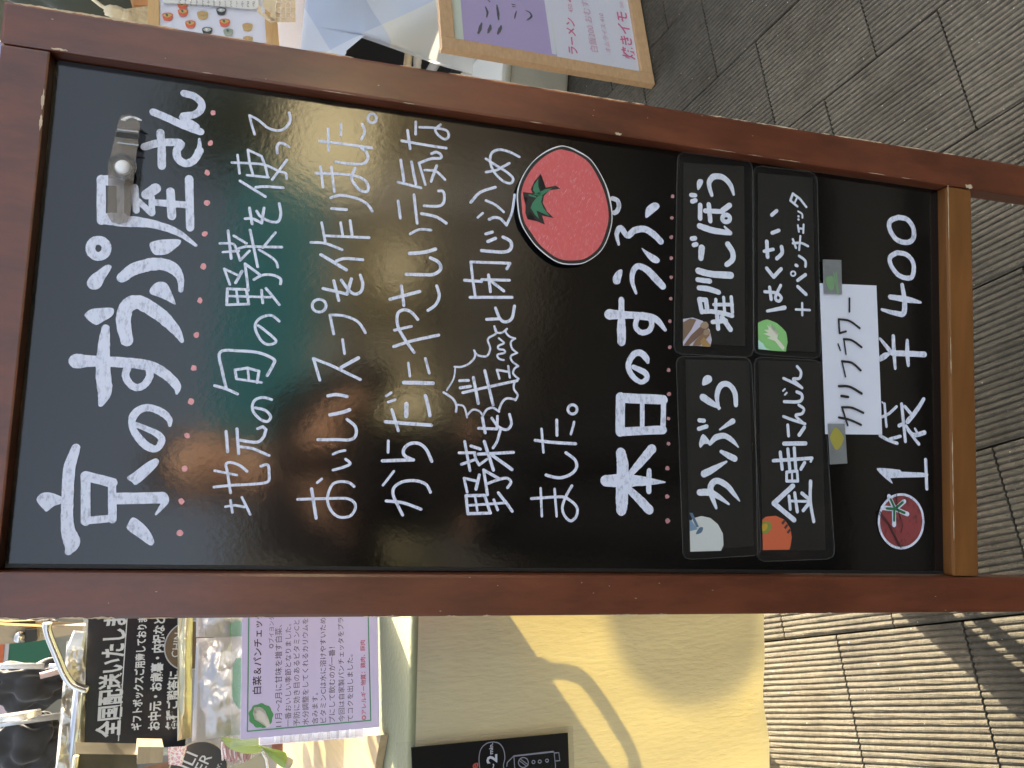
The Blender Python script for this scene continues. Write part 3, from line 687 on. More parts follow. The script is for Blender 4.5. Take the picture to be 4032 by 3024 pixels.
L 437.7 718.9 5.9 417.6 721.2 5.9
L 429.3 714.3 5.9 431.1 737.9 5.9
L 433 737.9 6.9 440 746.6 6.9
S 423.9 747.3 5.6 422.1 747 5.6 420.6 745.9 5.6 419.4 744.2 5.6 418.9 742.3 5.6 419 740.4 5.6 419.7 738.7 5.6 421 737.6 5.6 422.7 737.2 5.6 424.4 737.5 5.6 425.9 738.6 5.6 427.1 740.2 5.6 427.7 742.2 5.6 427.6 744.1 5.6 426.8 745.8 5.6 425.5 746.9 5.6 423.9 747.3 5.6
S 409.8 707.1 7.1 406.3 724.7 7.8 405.8 747.6 6.2
S 405.8 747.6 5.9 412.8 740.2 2.3
L 393.1 697.4 5.8 394 701.2 5.8
L 385.7 700 5.8 386.8 703 5.8
S 383 710.3 8.4 370.5 709.4 6.8
S 391.4 744.9 7.2 382.7 751.3 7.2 373.3 751.4 6.9 366.3 743.8 6.5
S 354.8 706.3 8 352.5 722.2 8.1 353.6 749.1 8.8
L 343.9 705.7 6.1 343.6 721.5 6.1
S 334.2 707.5 6.1 333.9 720.8 6.7 331.2 733.4 6.1
@ card1 cwhite
L 320.3 707.8 5.7 305.4 711.6 5.7
L 320.4 708.1 5.7 320.4 716.7 5.8 309.1 718.5 5.8
L 305.7 711.6 5.4 307.2 723.2 5.4 306.5 738.3 5.5 304.3 751.7 5.5
L 315.7 727.3 4.3 317.9 751.6 4.4
L 322 729.7 4.3 310.1 729.8 4.3
L 325.6 740 3.9 308.1 741.6 3.9
L 327 750.1 4.5 308.7 752 4.5
L 303.8 731.6 5.5 287.1 733.2 5.4
L 294.5 725.9 5.4 297.5 743.4 5.5
L 300.9 738.3 6.4 287.5 749.4 6.5
@ card2 cwhite
S 314.1 799.1 3.6 320.5 822.6 5.7
L 343.8 802 4.3 329.1 804.2 4.3
S 337.7 795.4 4 337.5 811.1 4 332.7 818.1 4 327.7 814.6 4 331.9 809.9 4 347.6 817.2 4
L 367 797.8 4.7 357.2 807.5 4.7 368.2 817.6 4.7
L 400.5 797.6 5 381.3 798.9 5
L 387.9 794.2 4.3 391.6 806.4 4.4
S 396 818.1 5.1 388.1 818.7 5.1 380.7 811.7 5
L 412.1 805 4.7 416.3 814.1 4.7
L 434.7 804.3 4.7 440.8 811 4.7
L 319.6 838.4 3 320.5 857.9 3
L 328.2 847.2 3 313.2 847.3 3
L 348.3 841 4.4 339.8 852.5 4.4
L 356.2 840.9 4.4 364.4 851.6 4.4
S 364.3 837.5 2.2 363.2 837.3 2.2 362.2 836.6 2.2 361.5 835.6 2.2 361.1 834.4 2.2 361.2 833.1 2.2 361.7 832.1 2.2 362.6 831.4 2.2 363.7 831.2 2.2 364.8 831.4 2.2 365.8 832.1 2.2 366.5 833.1 2.2 366.8 834.3 2.2 366.7 835.6 2.2 366.2 836.6 2.2 365.4 837.3 2.2 364.3 837.5 2.2
L 375 838.2 4.1 374.4 839.8 4.1
S 387.2 842.6 3.4 382 851.2 3.4 374.8 851.6 3.4
L 407.3 833.7 3.1 396.9 838.1 3.1
L 412.5 844.3 2.7 394.7 842.6 2.7
S 402.2 833.7 3.1 403.8 845.3 3.1 400.9 855.1 3.1
L 425.8 840.7 2.7 417.9 842.2 2.7
L 427.6 848.8 2.7 417 848.3 2.7
L 421.9 841.6 2.7 422.3 848.3 2.7
P 437.4 843 436.4 842.9 435.8 841.9 435.9 840.8 436.6 840.1 437.6 839.8 438.5 840.7 438.8 841.9 438.3 842.8
P 433.3 843 432.3 842.9 431.8 841.9 431.9 840.8 432.5 840.1 433.5 839.8 434.5 840.7 434.8 841.9 434.3 842.9
S 443.6 841 2.4 441 846.4 2.4 436.2 847 2.4
L 449.9 839.8 3.1 456 829.9 3.1 465.4 833.4 3.1 460.1 843.3 3.1 450.7 852.3 3.1
L 460.9 839.2 2.4 454.4 836.2 2.4
@ card3 cwhite
S 75.6 734.5 3.4 89.3 728.6 6.5 100.3 727.1 7.7 107.1 734.8 7.2 101.7 748.1 6.9 91.7 758.1 5 84.5 764.8 1.6
S 92.9 713.1 7.7 92.3 729.3 7.7 80.4 750.8 2.5
S 129.7 746.9 2.8 120.2 729.7 7.5 114.6 718.4 8.7
L 176.7 711.2 5 176.5 717.1 5
L 166.6 710.7 5 170 720.5 5
P 144.5 713.1 150.3 711.3 160.9 716 152.5 725.2 149.5 725.2 149.2 717.9
S 149.5 725.2 3.9 157.3 732.5 7.1 160 744 6.6 155.3 754 5.7 147.5 762.4 1.6
S 167.2 738.1 2.4 173.7 748 5.1 177.8 754.6 7
S 141.3 740.1 4.4 137.2 749.3 7.1 133.8 757.6 7.6
P 218.1 714.3 226.4 715 230.5 719.9 229.4 725.6 224.2 726.6 220.1 721.7
S 204 715.3 8.5 198.6 725.3 7.9 192.6 737.3 3.2
S 191.7 736.1 3.2 206.6 733.4 6 219.2 738.2 7 221.4 748.2 6.7 212.5 756.7 6.7 197.5 758.5 5.7
@ card4 cwhite
L 82.8 810.2 6.1 104.2 835.7 6.2
L 82.8 810.5 6.1 64 837.6 6.1
L 92 830.6 3.9 76.6 832.4 3.9
L 95.9 838.3 4.2 73.9 841.9 4.2
L 86.3 830.6 3.2 86.4 860.1 3.3
L 95.9 848.2 4.6 89.8 856.9 4.6
L 75.6 850 4.5 83.7 857.4 4.6
S 110.6 860 4.6 87.1 859.7 4.2 62.8 864.4 4.2
L 119.3 827.1 3.6 109.8 827.1 3.6 110.3 842.3 3.6 122.5 841.4 3.6 120.5 827 3.6
L 121.8 834.3 2.6 110.1 834.8 2.6
L 143.9 818.3 4.2 123.9 821 4.2
L 133.4 809 4.2 138.6 861.7 4.3
L 148.1 828.6 4.2 124 831.3 4.2
L 150 837.3 4.2 124.3 839.5 4.2
L 138.6 862.1 3 134.5 860 3
L 132.7 851.6 4.3 124.9 846.4 4.2
L 154.4 823.4 5.2 156.1 852.6 5.3
L 177 828.2 3.9 164.1 829.4 3.9
L 175.5 851.2 4.6 165.9 843.9 4.6
S 187.1 822.4 3.6 183.5 835.4 3.6 179.8 852 3.6
S 180.4 849.4 3.6 189.1 838.9 3.6 191.9 847.6 3.6 197.9 850.2 3.6 202.1 843.2 3.6
S 205.1 823.2 3.9 206.2 842.3 4 210.4 847.9 4 215.8 846.7 4 218 840.6 4
L 218.1 821.4 2.3 220.5 824 2.3
L 213.6 824 2.3 216.1 826.6 2.3
@ card4 cwhite
S 233.5 822.2 3.6 228.9 835.3 3.6 223.5 847.6 3.6
S 224.7 846.1 3.6 233.3 835.2 3.6 234.9 844 3.6 242.9 846.1 3.7 249.2 840.8 3.7
@ slip black
L 340 913.7 2.6 323.1 913.7 2.6
L 311.7 898.1 2.6 294.7 899.3 2.6 297.8 908.4 2.6
S 312.2 898.1 2.7 311.4 913.6 2.8 303.5 928.3 2.8
L 281 897.1 2 273.3 900.3 2
L 288 905.3 2.1 269.2 908.3 2.1
S 287.7 905.3 2.9 287 917.2 2.9 279.6 930.9 2.9
@ slip black
L 240.9 907.5 2 259.8 902.5 2
S 259.8 902.5 2.9 258.7 917 2.9 250.3 929.4 2.9
S 228.5 897.9 3.2 228.7 913.3 3.2 221.4 930.5 3.3
L 216.6 901.4 3.4 215.9 911 3.4
L 180.7 910.3 2.5 202.6 902.3 2.5
S 202.6 902.3 2.9 202.8 916.8 2.9 197.4 932.8 2.9
S 189.8 897.8 2.9 187.8 913.1 2.9 182.4 929.4 2.9
@ price white
S 454.8 991 6.9 453.4 1004.5 6.9 443 1013.7 6.9 429.5 1013.5 6.9 422.8 1004.1 6.9 425 987.7 6.9 437.2 977.7 6.8 448.2 978.4 6.9 454.8 991 6.9
S 407.7 988.5 6.5 406.6 1002.9 6.5 397.6 1012.5 6.5 384.3 1013.3 6.5 376.2 1007.7 6.5 377.9 991 6.5 390 979.1 6.4 400.6 977.9 6.5 407.7 988.5 6.5
S 331.1 964.9 3.9 328.3 983.8 6.4 329 997.1 7.5 344.8 998.9 7.2 365.9 995.7 5.7
S 348.6 977.3 6.4 347.6 1003.1 7.9 345.7 1023.4 3.3
S 293.4 961.7 3.5 285.2 970.1 5.3 276.2 979 6.3
S 267.6 961.5 6.6 272.2 969 7.7 276 976.6 2.5
S 298.3 981.5 4.9 278 982.2 5.6 257.1 983.9 3.9
S 294.2 1002.4 4.6 277.9 1002.2 6.4 262.5 1003.5 4.6
L 276.5 984.1 7.4 278.2 1028.1 7.5
@ price white
S 170.6 960.6 4.1 165.7 972.6 4.1 162.3 985.6 4.2
L 167 974.5 4.1 169 981.9 4.2 171.3 990.4 4.2
L 211.1 967.5 3.5 182.6 970 3.5
S 194.5 963.9 3.8 199.1 973.9 3.8 208.5 985.2 3.8
L 213.1 963.7 2.1 211.1 966.5 2.1
L 212.1 992.8 4.5 165.3 997.9 4.5
L 184.7 988.7 4.9 187.5 995.3 4.9
S 220.5 1026.2 5 204.5 1014.5 6 190.6 1001.4 6.6
L 209.2 997.5 4.6 200.9 1006.5 4.6
S 179.8 1000.9 2.8 163 1017.7 4.6
S 185.2 999.1 3.5 174.1 1009.3 5.6 177.8 1026.5 6
L 181.9 1012.3 3.2 176.5 1016 3.2
P 127.3 956.5 130.5 959.3 129.3 989 127.1 992.7 126.8 1028.6 122 1028.5 120.4 1005.7 118.7 977.7 117 975.8 111.6 978.5 117.6 968.4
L 143.5 1027.9 4.6 107 1029.2 4.5
@ tomato_small_red darkred
P 66.3 1021.3 54.6 1019 44.5 1012.6 37.3 1003.2 34 992 34.9 980.5 39.9 970.3 48.4 962.6 59.1 958.6 70.7 958.7 81.7 963 90.6 970.8 96.1 981.2 97.5 992.8 94.6 1004 87.8 1013.3 77.8 1019.3
@ tomato_small white
S 66.3 1022.5 3.1 53.5 1019.7 3.1 42.7 1012.4 3.1 35.4 1001.6 3.1 32.7 989.1 3.1 35 976.7 3.1 42 966.3 3.1 52.4 959.4 3.1 64.9 957 3.1 77.5 959.6 3.1 88.3 966.7 3.1 95.8 977.3 3.1 98.7 989.9 3.1 96.5 1002.5 3.1 89.6 1013.1 3.1 79 1020.1 3.1 66.3 1022.5 3.1
L 95.8 971.9 5.8 82.8 979.1 5.8 61 978.9 5.8
L 81.6 962.5 5.8 80.5 980.9 5.8 74.7 998.5 5.8
L 90.2 994.1 5.8 80.5 980.9 5.8
@ tomato_small_green green
L 92 974 3.1 82.8 979.1 3.1 66.4 978.6 3.1
L 80.9 968 3.1 80.5 980.9 3.1 76.1 993.9 3.1
L 89 991.3 3.1 81.3 980.9 3.1
@ tomato_small_black black
L 77.6 957 1.2 60.9 971.5 1.2 33.3 987.8 1.2
L 75.2 955.5 1 60.8 969.6 1 34.8 985 1
L 98.5 982.1 0.9 82.9 982.4 0.9 61.3 990.9 0.9 51.9 988 0.9
"""
NAMES = {'title': 'big white title lettering', 'dots': 'pink dots under the title', 'line1': 'first line of handwriting', 'line2': 'second line of handwriting',
 'line3': 'third line of handwriting', 'line4': 'fourth line of handwriting with burst outline', 'line5': 'fifth line of handwriting', 'today': 'bold white heading', 'dots2': 'dusty pink dots under the heading',
 'price': 'white price line', 'tomato_small_red': 'small drawn dark red tomato', 'tomato_small': 'white outline of the small tomato', 'tomato_small_green': 'green tomato leaf strokes', 'tomato_small_black': 'black scratches over the small tomato'}
ink = {}; cur = None
for ln in INKTXT.split('\n'):
    t = ln.split()
    if not t: continue
    if t[0] == '@': cur = ink.setdefault((t[1], t[2]), []); continue
    cur.append((t[0], [float(v) for v in t[1:]]))
def draw_ink(key, M, z0, parent, name, label=None):
    mb = MB(); h = z0
    for kd, v in ink[key]:
        if kd == 'P':
            poly(mb, M, [(v[i]/1000, -v[i+1]/1000) for i in range(0, len(v), 2)], h, 3)
        else:
            pts = [(v[i]/1000, -v[i+1]/1000, v[i+2]/1000) for i in range(0, len(v), 3)]
            if kd == 'S':
                ribbon(mb, M, cat_rom(pts, 6), h)
            else:
                for i in range(len(pts)-1):
                    a, c = pts[i], pts[i+1]; q = [[a[k]+(c[k]-a[k])*j/5 for k in range(3)] for j in range(6)]
                    ribbon(mb, M, q, h + 0.000012*i)
        h += 0.000025
    return mb.build(name, INK[key[1]], parent, label=label, normals=False)
MP = MBD @ Matrix.Translation((0, 0, -DP))
order = ['title', 'line1', 'line2', 'line3', 'line4', 'line5', 'today', 'price', 'dots', 'dots2', 'tomato_small_red', 'tomato_small', 'tomato_small_green', 'tomato_small_black']
for i, k in enumerate(order):
    for key in ink:
        if key[0] == k and i in (8, 9):
            full = ink[key]
            for st_ in full:
                ink[key] = [st_]; draw_ink(key, MP, 0.00025, panel, 'dot')
            ink[key] = full
        elif key[0] == k and k == 'price':
            full = ink[key]
            for (a, c), lb in zip(((0, 1), (1, 2), (2, 4), (4, 9), (9, 21), (21, 23)), ('zero', 'zero', 'four', 'yen sign', 'bag character', 'figure one')):
                ink[key] = full[a:c]; draw_ink(key, MP, 0.00025, panel, 'price_mark', 'white painted ' + lb)
            ink[key] = full
        elif key[0] == k: draw_ink(key, MP, 0.00025 + (0.0012*(i-9) if i > 9 else 0)*0.5, panel, 'lettering' if i < 8 else ('dot' if i < 10 else 'drawing'), NAMES[k])

# ---- things stuck on the panel
def bp(px, py, lift):                                                # board-local x, y of a photographed place
    q = onp(px, py, BO + bn*(DP-lift), bn) - BO
    return (q.dot(es), -q.dot(et))
def bpoly(mb, pts, lift, th, smooth=False, n=4):
    q = [bp(x, y, lift) for x, y in pts]
    if smooth: q = cat_rom(q, n, True)
    mb.prism([MP @ Vector((a, c, lift)) for a, c in q], -bn, th)
def crop(x0, y0, k, pts): return [(x0+x*k, y0+y*k) for x, y in pts]
K = 1100/2212
def onboard(name, pts, lift, label, cat, group=None):
    c = [MP @ Vector((*bp(x, y, lift), lift)) for x, y in pts]
    return empty(name, sum(c, Vector())/len(c), label, cat, group)
def bflat(name, pts, lift, th, m, parent, smooth=False, label=None):
    mb = MB(); bpoly(mb, pts, lift, th, smooth); return mb.build(name, m, parent, label=label)

C1 = (2000, 500, K); C2 = (2200, 1000, K); C3 = (2200, 1450, K); D1 = (2900, 600, K); D2 = (2900, 1350, K); A1 = (100, 300, K)
# large tomato magnet, held off the panel so that the enamel mirrors its back
out = crop(*C1, [(400, 150), (300, 190), (200, 270), (120, 380), (75, 500), (75, 620), (100, 750), (160, 860), (250, 970), (400, 1075), (550, 1088), (640, 1060), (740, 980), (800, 860), (828, 720), (810, 560), (760, 420), (660, 260), (540, 180), (460, 152)])
cx, cy = 2000+450*K, 500+620*K
def inset(pts, px, jag=0):
    q = []
    for x, y in pts:
        d = math.hypot(x-cx, y-cy); k = 1-(px+random.uniform(-jag, jag))/d; q.append((cx+(x-cx)*k, cy+(y-cy)*k))
    return q
tom = onboard('tomato_magnet', out, 0.009, 'large cut-out red tomato with green star leaf stuck on the black panel', 'magnet')
bflat('card', out, 0.0094, 0.0012, mat('white_card', (0.8, 0.8, 0.8), rough=0.6), tom, True)
bflat('outline', [(x-0.5*1, y) for x, y in inset(out, 4, 1.5)], 0.0098, 0.0004, INK['black'], tom, True)
m_tom = paint('red_tomato_crayon', (0.64, 0.115, 0.115), (0.64, 0.19, 0.19), 180)
bflat('fruit', inset(out, 16, 1.5), 0.0102, 0.0004, m_tom, tom, True)
leaf = crop(*C1, [(260, 370), (210, 430), (182, 490), (195, 525), (120, 515), (122, 548), (160, 560), (140, 620), (138, 680), (155, 730), (165, 660), (190, 690), (230, 745), (292, 772), (270, 700), (362, 720), (310, 670), (275, 600), (285, 545), (330, 500), (415, 488), (380, 465), (300, 480), (262, 500), (240, 450)])
bflat('leaf_outline', leaf, 0.0106, 0.0003, INK['black'], tom)
for lf in ([(240, 410), (205, 460), (200, 500), (225, 535), (265, 540), (240, 470)], [(200, 535), (265, 545), (350, 486), (300, 492), (262, 510)],
           [(165, 545), (225, 560), (225, 548), (165, 530)], [(225, 560), (195, 600), (180, 640), (215, 695), (245, 725), (225, 660), (330, 705), (280, 640), (262, 590), (275, 545), (240, 545)]):
    bflat('leaf', crop(*C1, lf), 0.0110, 0.0003, mat('leaf_green_ink', (0.045, 0.20, 0.10), rough=0.6), tom)
mb = MB(); rr = random.Random(5)
for k in range(90):                                                  # white gaps left by the crayon
    a = rr.uniform(0, 6.28); q = rr.uniform(0.1, 0.88)**0.7; x = cx+math.cos(a)*165*q*1.0; y = cy+math.sin(a)*210*q*1.0
    l = rr.choice([3, 5, 9, 14]); p1 = bp(x, y, .0104); p2 = bp(x-l*0.5, y+l, .0104)
    ribbon(mb, MP, [(*p1, 0.0004), (*p2, 0.0003)], 0.01035)
mb.build('crayon_gap', mat('pale_red_gap', (0.75, 0.38, 0.38), rough=0.7), tom, kind='stuff', normals=False)
b = MB(); c = bp(cx, cy, 0.004); b.box(MP, (c[0]-.02, c[1]-.02, 0.0002), (c[0]+.02, c[1]+.02, 0.0080)); b.build('magnet_block', m_cardbk, tom)

# four laminated name cards
def sleeve(name, corners, inner, lift, label, key):
    e = onboard(name, corners, lift, label, 'name card', 'laminated cards with vegetable names')
    def rnd4(pts, r):
        q = []; n = len(pts)
        for i in range(n):
            p0 = Vector(pts[i-1]); p = Vector(pts[i]); p2 = Vector(pts[(i+1) % n])
            a = (p0-p).normalized()*r; c = (p2-p).normalized()*r
            q += [tuple(p+a), tuple(p+a*0.3+c*0.3), tuple(p+c)]
        return q
    mb = MB(); bpoly(mb, rnd4(corners, 28), lift, 0.0003); mb.build('film', m_film, e)
    bflat('card', inner, lift-0.0004, 0.0005, m_cardbk, e)
    mb = MB()                                                        # raised welded rim of the pouch
    q = [MP @ Vector((*bp(x, y, lift), lift)) for x, y in rnd4(corners, 28)]; q.append(q[0])
    mb.tube(q, 0.00045, 5, False); mb.build('film_rim', mat('film_rim_clear', (0.26, 0.25, 0.22), rough=0.2, alpha=0.18), e)
    if key:
        for kk in ink:
            if kk[0] == key: draw_ink(kk, MP, lift+0.0004, e, 'lettering')
    return e
c1 = sleeve('name_card', [(2668, 597), (2962, 632), (2967, 1408), (2653, 1392)], [(2692, 640), (2930, 655), (2934, 1362), (2688, 1350)], 0.0020, 'laminated black name card with burdock picture, upper right of the four', 'card1')
c2_ = sleeve('name_card', [(2968, 650), (3217, 680), (3233, 1412), (2968, 1394)], [(2985, 680), (3200, 700), (3212, 1386), (2984, 1376)], 0.0026, 'laminated black name card with pale green lettuce picture', 'card2')
c3_ = sleeve('name_card', [(2662, 1402), (2958, 1408), (2998, 2186), (2690, 2204)], [(2700, 1415), (2950, 1420), (2968, 2150), (2716, 2168)], 0.0012, 'laminated black name card with white turnip picture', 'card3')
c4_ = sleeve('name_card', [(2970, 1404), (3236, 1420), (3288, 2200), (2984, 2212)], [(2986, 1418), (3232, 1426), (3250, 2166), (3004, 2166)], 0.0016, 'laminated black name card with orange carrot picture', 'card4')
LC = {'card1': .0021, 'card2': .0027, 'card3': .0013, 'card4': .0017}
def pic(e, C, pts, col, z, smooth=True, name='picture', label=None):
    m = mat('print_%.2f_%.2f_%.2f' % col, col, rough=0.5)
    return bflat(name, crop(*C, pts), z, 0.0002, m, e, smooth, label)
z = .0025
pic(c1, C2, [(985, 515), (1060, 503), (1140, 530), (1195, 600), (1212, 680), (1200, 733), (1100, 728), (985, 725)], (0.55, 0.52, 0.62), z, False, label='burdock picture')
pic(c1, C2, [(985, 540), (1040, 510), (1090, 520), (1050, 600), (985, 690)], (0.20, 0.13, 0.085), z+.0003, False)
pic(c1, C2, [(1050, 640), (1160, 540), (1190, 560), (1185, 590), (1030, 725), (990, 722)], (0.17, 0.10, 0.07), z+.0006, False)
pic(c1, C2, [(1080, 690), (1160, 605), (1200, 620), (1190, 650), (1120, 725), (1060, 726)], (0.24, 0.14, 0.08), z+.0009, False)
pic(c1, C2, [(1120, 690), (1150, 660), (1205, 725), (1190, 735), (1140, 732)], (0.36, 0.22, 0.08), z+.0012, False)
pic(c1, C2, [(1135, 545), (1165, 535), (1185, 560), (1170, 590), (1140, 590), (1120, 570)], (0.33, 0.24, 0.16), z+.0013)
pic(c1, C2, [(1150, 605), (1180, 598), (1196, 618), (1180, 640), (1150, 640)], (0.33, 0.24, 0.16), z+.0013)
z = .0031
pic(c2_, C2, [(1578, 545), (1620, 525), (1650, 518), (1700, 535), (1730, 550), (1770, 585), (1800, 620), (1808, 660), (1812, 700), (1803, 740), (1800, 772), (1690, 765), (1582, 752)], (0.24, 0.52, 0.18), z, False, label='lettuce picture')
pic(c2_, C2, [(1625, 600), (1665, 600), (1650, 560), (1680, 590), (1672, 550), (1700, 620), (1725, 600), (1715, 640), (1740, 630), (1730, 670), (1760, 700), (1788, 740), (1780, 765), (1755, 745), (1715, 690), (1650, 665), (1680, 655), (1620, 630), (1660, 625)], (0.66, 0.66, 0.52), z+.0003, False)
pic(c2_, C2, [(1580, 680), (1620, 710), (1640, 745), (1680, 762), (1582, 752)], (0.45, 0.68, 0.60), z+.0003, False)
z = .0017
pic(c3_, C3, [(1038, 1230), (1060, 1190), (1130, 1170), (1200, 1185), (1260, 1235), (1300, 1310), (1305, 1400), (1285, 1445), (1042, 1452)], (0.58, 0.60, 0.56), z, False, label='turnip picture')
pic(c3_, C3, [(1035, 1145), (1060, 1145), (1110, 1255), (1090, 1260)], (0.10, 0.16, 0.23), z+.0003, False)
pic(c3_, C3, [(1036, 1200), (1055, 1210), (1100, 1275), (1040, 1290)], (0.18, 0.27, 0.36), z+.0003, False)
pic(c3_, C3, [(1115, 1262), (1143, 1262), (1130, 1300), (1090, 1315), (1090, 1300)], (0.09, 0.15, 0.22), z+.0003)
z = .0021
pic(c4_, C3, [(1612, 1200), (1640, 1175), (1720, 1168), (1790, 1200), (1835, 1270), (1845, 1340), (1835, 1410), (1825, 1436), (1617, 1440)], (0.56, 0.12, 0.05), z, False, label='carrot picture')
pic(c4_, C3, [(1613, 1225), (1650, 1210), (1685, 1235), (1675, 1285), (1640, 1310), (1614, 1305)], (0.20, 0.24, 0.05), z+.0003)
pic(c4_, C3, [(1615, 1240), (1645, 1230), (1655, 1255), (1635, 1285), (1615, 1285)], (0.50, 0.30, 0.03), z+.0005)
for dy in (0, 35, 72): pic(c4_, C3, [(1762+dy*0.6, 1225+dy), (1785+dy*0.6, 1198+dy), (1797+dy*0.6, 1210+dy), (1775+dy*0.6, 1240+dy)], (0.05, 0.035, 0.03), z+.0003, False)

# paper slip with two strips of decorated tape
slp = [(2900+663*K, 600+1033*K), (2900+1107*K, 600+1054*K), (2900+1153*K, 1350+727*K), (2900+708*K, 1350+722*K)]
e = onboard('paper_slip', slp, 0.003, 'white paper slip with black handwriting taped over the lower panel', 'note')
mb = MB(); q = [bp(x, y, .004) for x, y in slp]
def sl(u, v):
    a = Vector(q[0])*(1-u)*(1-v)+Vector(q[1])*u*(1-v)+Vector(q[2])*u*v+Vector(q[3])*(1-u)*v
    return MP @ Vector((a.x, a.y, 0.0026+0.0016*u*u))
mb.sheet(sl, 10, 10); mb.build('paper', m_paper, e, normals=False)
draw_ink(('slip', 'black'), MP, 0.0046, e, 'lettering')
m_tape = mat('grey_tape', (0.27, 0.28, 0.27), rough=0.5, alpha=0.62, var=0.15, vscale=60)
for pts, col, lb, tip in (([(683, 847), (830, 852), (836, 1125), (690, 1120)], (0.20, 0.36, 0.16), 'strip of tape printed with green asparagus', 0), ([(722, 1508+640), (858, 1508+640), (878, 1508+955), (740, 1508+963)], (0.50, 0.42, 0.06), 'strip of tape printed with a yellow lemon', 1)):
    t = onboard('tape', crop(*D1, pts), 0.0047, lb, 'tape'); bflat('strip', crop(*D1, pts), 0.0050, 0.0002, m_tape, t)
    if tip: bflat('print', crop(*D1, [(785, 1508+668), (835, 1508+720), (848, 1508+770), (795, 1508+850), (745, 1508+770), (750, 1508+720)]), 0.0053, 0.0002, mat('lemon_ink', (0.34, 0.30, 0.05), rough=0.6), t, True)
    else:
        bflat('print', crop(*D1, [(720, 985), (765, 985), (775, 1060), (750, 1095), (720, 1060), (708, 1010)]), 0.0053, 0.0002, mat('leaf_ink', (0.16, 0.30, 0.14), rough=0.6), t, True)
        for dx in (0, 18): bflat('print', crop(*D1, [(765+dx, 950), (775+dx, 950), (805+dx*.3, 1120), (798+dx*.3, 1125)]), 0.0053, 0.0002, mat('leaf_ink', (0.16, 0.30, 0.14)), t)

# clear acrylic clip with a white magnet button
cl = crop(*A1, [(760, 312), (830, 302), (885, 325), (908, 380), (880, 600), (860, 800), (830, 1100), (800, 1158), (740, 1170), (680, 1150), (650, 1100), (652, 800), (675, 620), (735, 360)])
e = onboard('magnetic_clip', cl, 0.006, 'clear acrylic clip with round white button on the upper panel', 'clip')
m_clip = mat('amber_clear_plastic', (0.30, 0.24, 0.17), rough=0.12, alpha=0.42, ior=1.5)
bflat('lever', crop(*A1, [(760, 312), (830, 302), (885, 325), (908, 380), (880, 600), (855, 820), (655, 800), (675, 620), (735, 360)]), 0.0175, 0.0022, m_clip, e)
bflat('jaw', crop(*A1, [(655, 700), (865, 720), (850, 900), (828, 1100), (800, 1150), (740, 1168), (680, 1150), (650, 1100), (655, 800)]), 0.0060, 0.0022, m_clip, e)
bflat('dark_band', crop(*A1, [(722, 440), (893, 460), (888, 498), (714, 478)]), 0.0180, 0.0003, m_cardbk, e)
for y_ in (415, 520): bflat('painted_highlight', crop(*A1, [(728, y_), (896, y_+20), (895, y_+32), (726, y_+12)]), 0.0181, 0.0003, mat('clip_highlight_paint', (0.36, 0.37, 0.38), rough=0.2), e)  # highlights painted across the lever as pale strips
def bdisc(name, px, py, r, z0, z1, m, par, prof=None):
    c = bp(px, py, z1); mb = MB(); mb.lathe(MP @ Matrix.Translation((c[0], c[1], z0)), prof or [(r, 0), (r, (z1-z0)*0.7), (r*0.85, z1-z0)], 28); return mb.build(name, m, par)
X, Y = 100+768*K, 300+715*K
bdisc('button', X, Y, 0.0078, 0.004, 0.0182, m_whitepl, e, [(0.0078, 0), (0.0078, .012), (0.006, .0148), (0.003, .016), (0.0006, 0.0163)])
for r in (0.0125, 0.0102):
    c = bp(X, Y, .018); mb = MB(); mb.tube([MP @ Vector((c[0]+r*math.cos(a), c[1]+r*math.sin(a), 0.0178)) for a in [k*math.pi/16 for k in range(33)]], 0.0007, 6, False); mb.build('ring', m_clear, e)
for k in range(9):
    t = -1.0+k*0.25; c = bp(100+(828+t*62)*K, 300+(322+abs(t)*abs(t)*22)*K, .018); mb = MB(); mb.box(MP, (c[0]-.0006, c[1]-.0035, .0176), (c[0]+.0006, c[1]+.001, .0184)); mb.build('grip_rib', m_whitepl, e)
# ------------------------------------------------------------------ left stall table
TX = Vector((0.983, 0.182, 0)).normalized(); TY = Vector((-TX.y, TX.x, 0)); ZT = 0.829
SC = 0.868                                                        # distance factor of the stall things
T0 = Vector((-0.382*SC, 1.166*SC, 0)) + TX*0.16                        # front right corner on the ground
TL, TD = 2.0, 0.70
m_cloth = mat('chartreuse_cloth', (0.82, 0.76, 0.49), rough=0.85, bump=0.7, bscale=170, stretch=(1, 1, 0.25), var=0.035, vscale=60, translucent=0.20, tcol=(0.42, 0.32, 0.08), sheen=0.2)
m_tsteel = mat('grey_painted_steel', (0.35, 0.35, 0.36), rough=0.4, metal=0.6)
m_tabletop = mat('pale_table_board', (0.55, 0.47, 0.33), rough=0.5, var=0.1, vscale=5, stretch=(1, 8, 8))
MT = frame(T0, TX, TY)                                           # x right (negative = along the table), y back, z up
tbl = empty('stall_table', T0 - TX*TL/2 + TY*TD/2, 'long folding stall table under a yellow green cloth, left of the menu board', 'table')
b = MB(); b.box(MT, (-TL, 0.006, ZT-0.028), (0, TD, ZT-0.003), 0.003); b.build('table_top', m_tabletop, tbl)
for x in (-0.45, -TL+0.12):
    for y in (0.24, TD-0.07):
        b = MB(); b.tube([MT @ Vector((x, y, 0)), MT @ Vector((x, y, ZT-0.03))], 0.0125, 12); b.build('leg', m_tsteel, tbl)
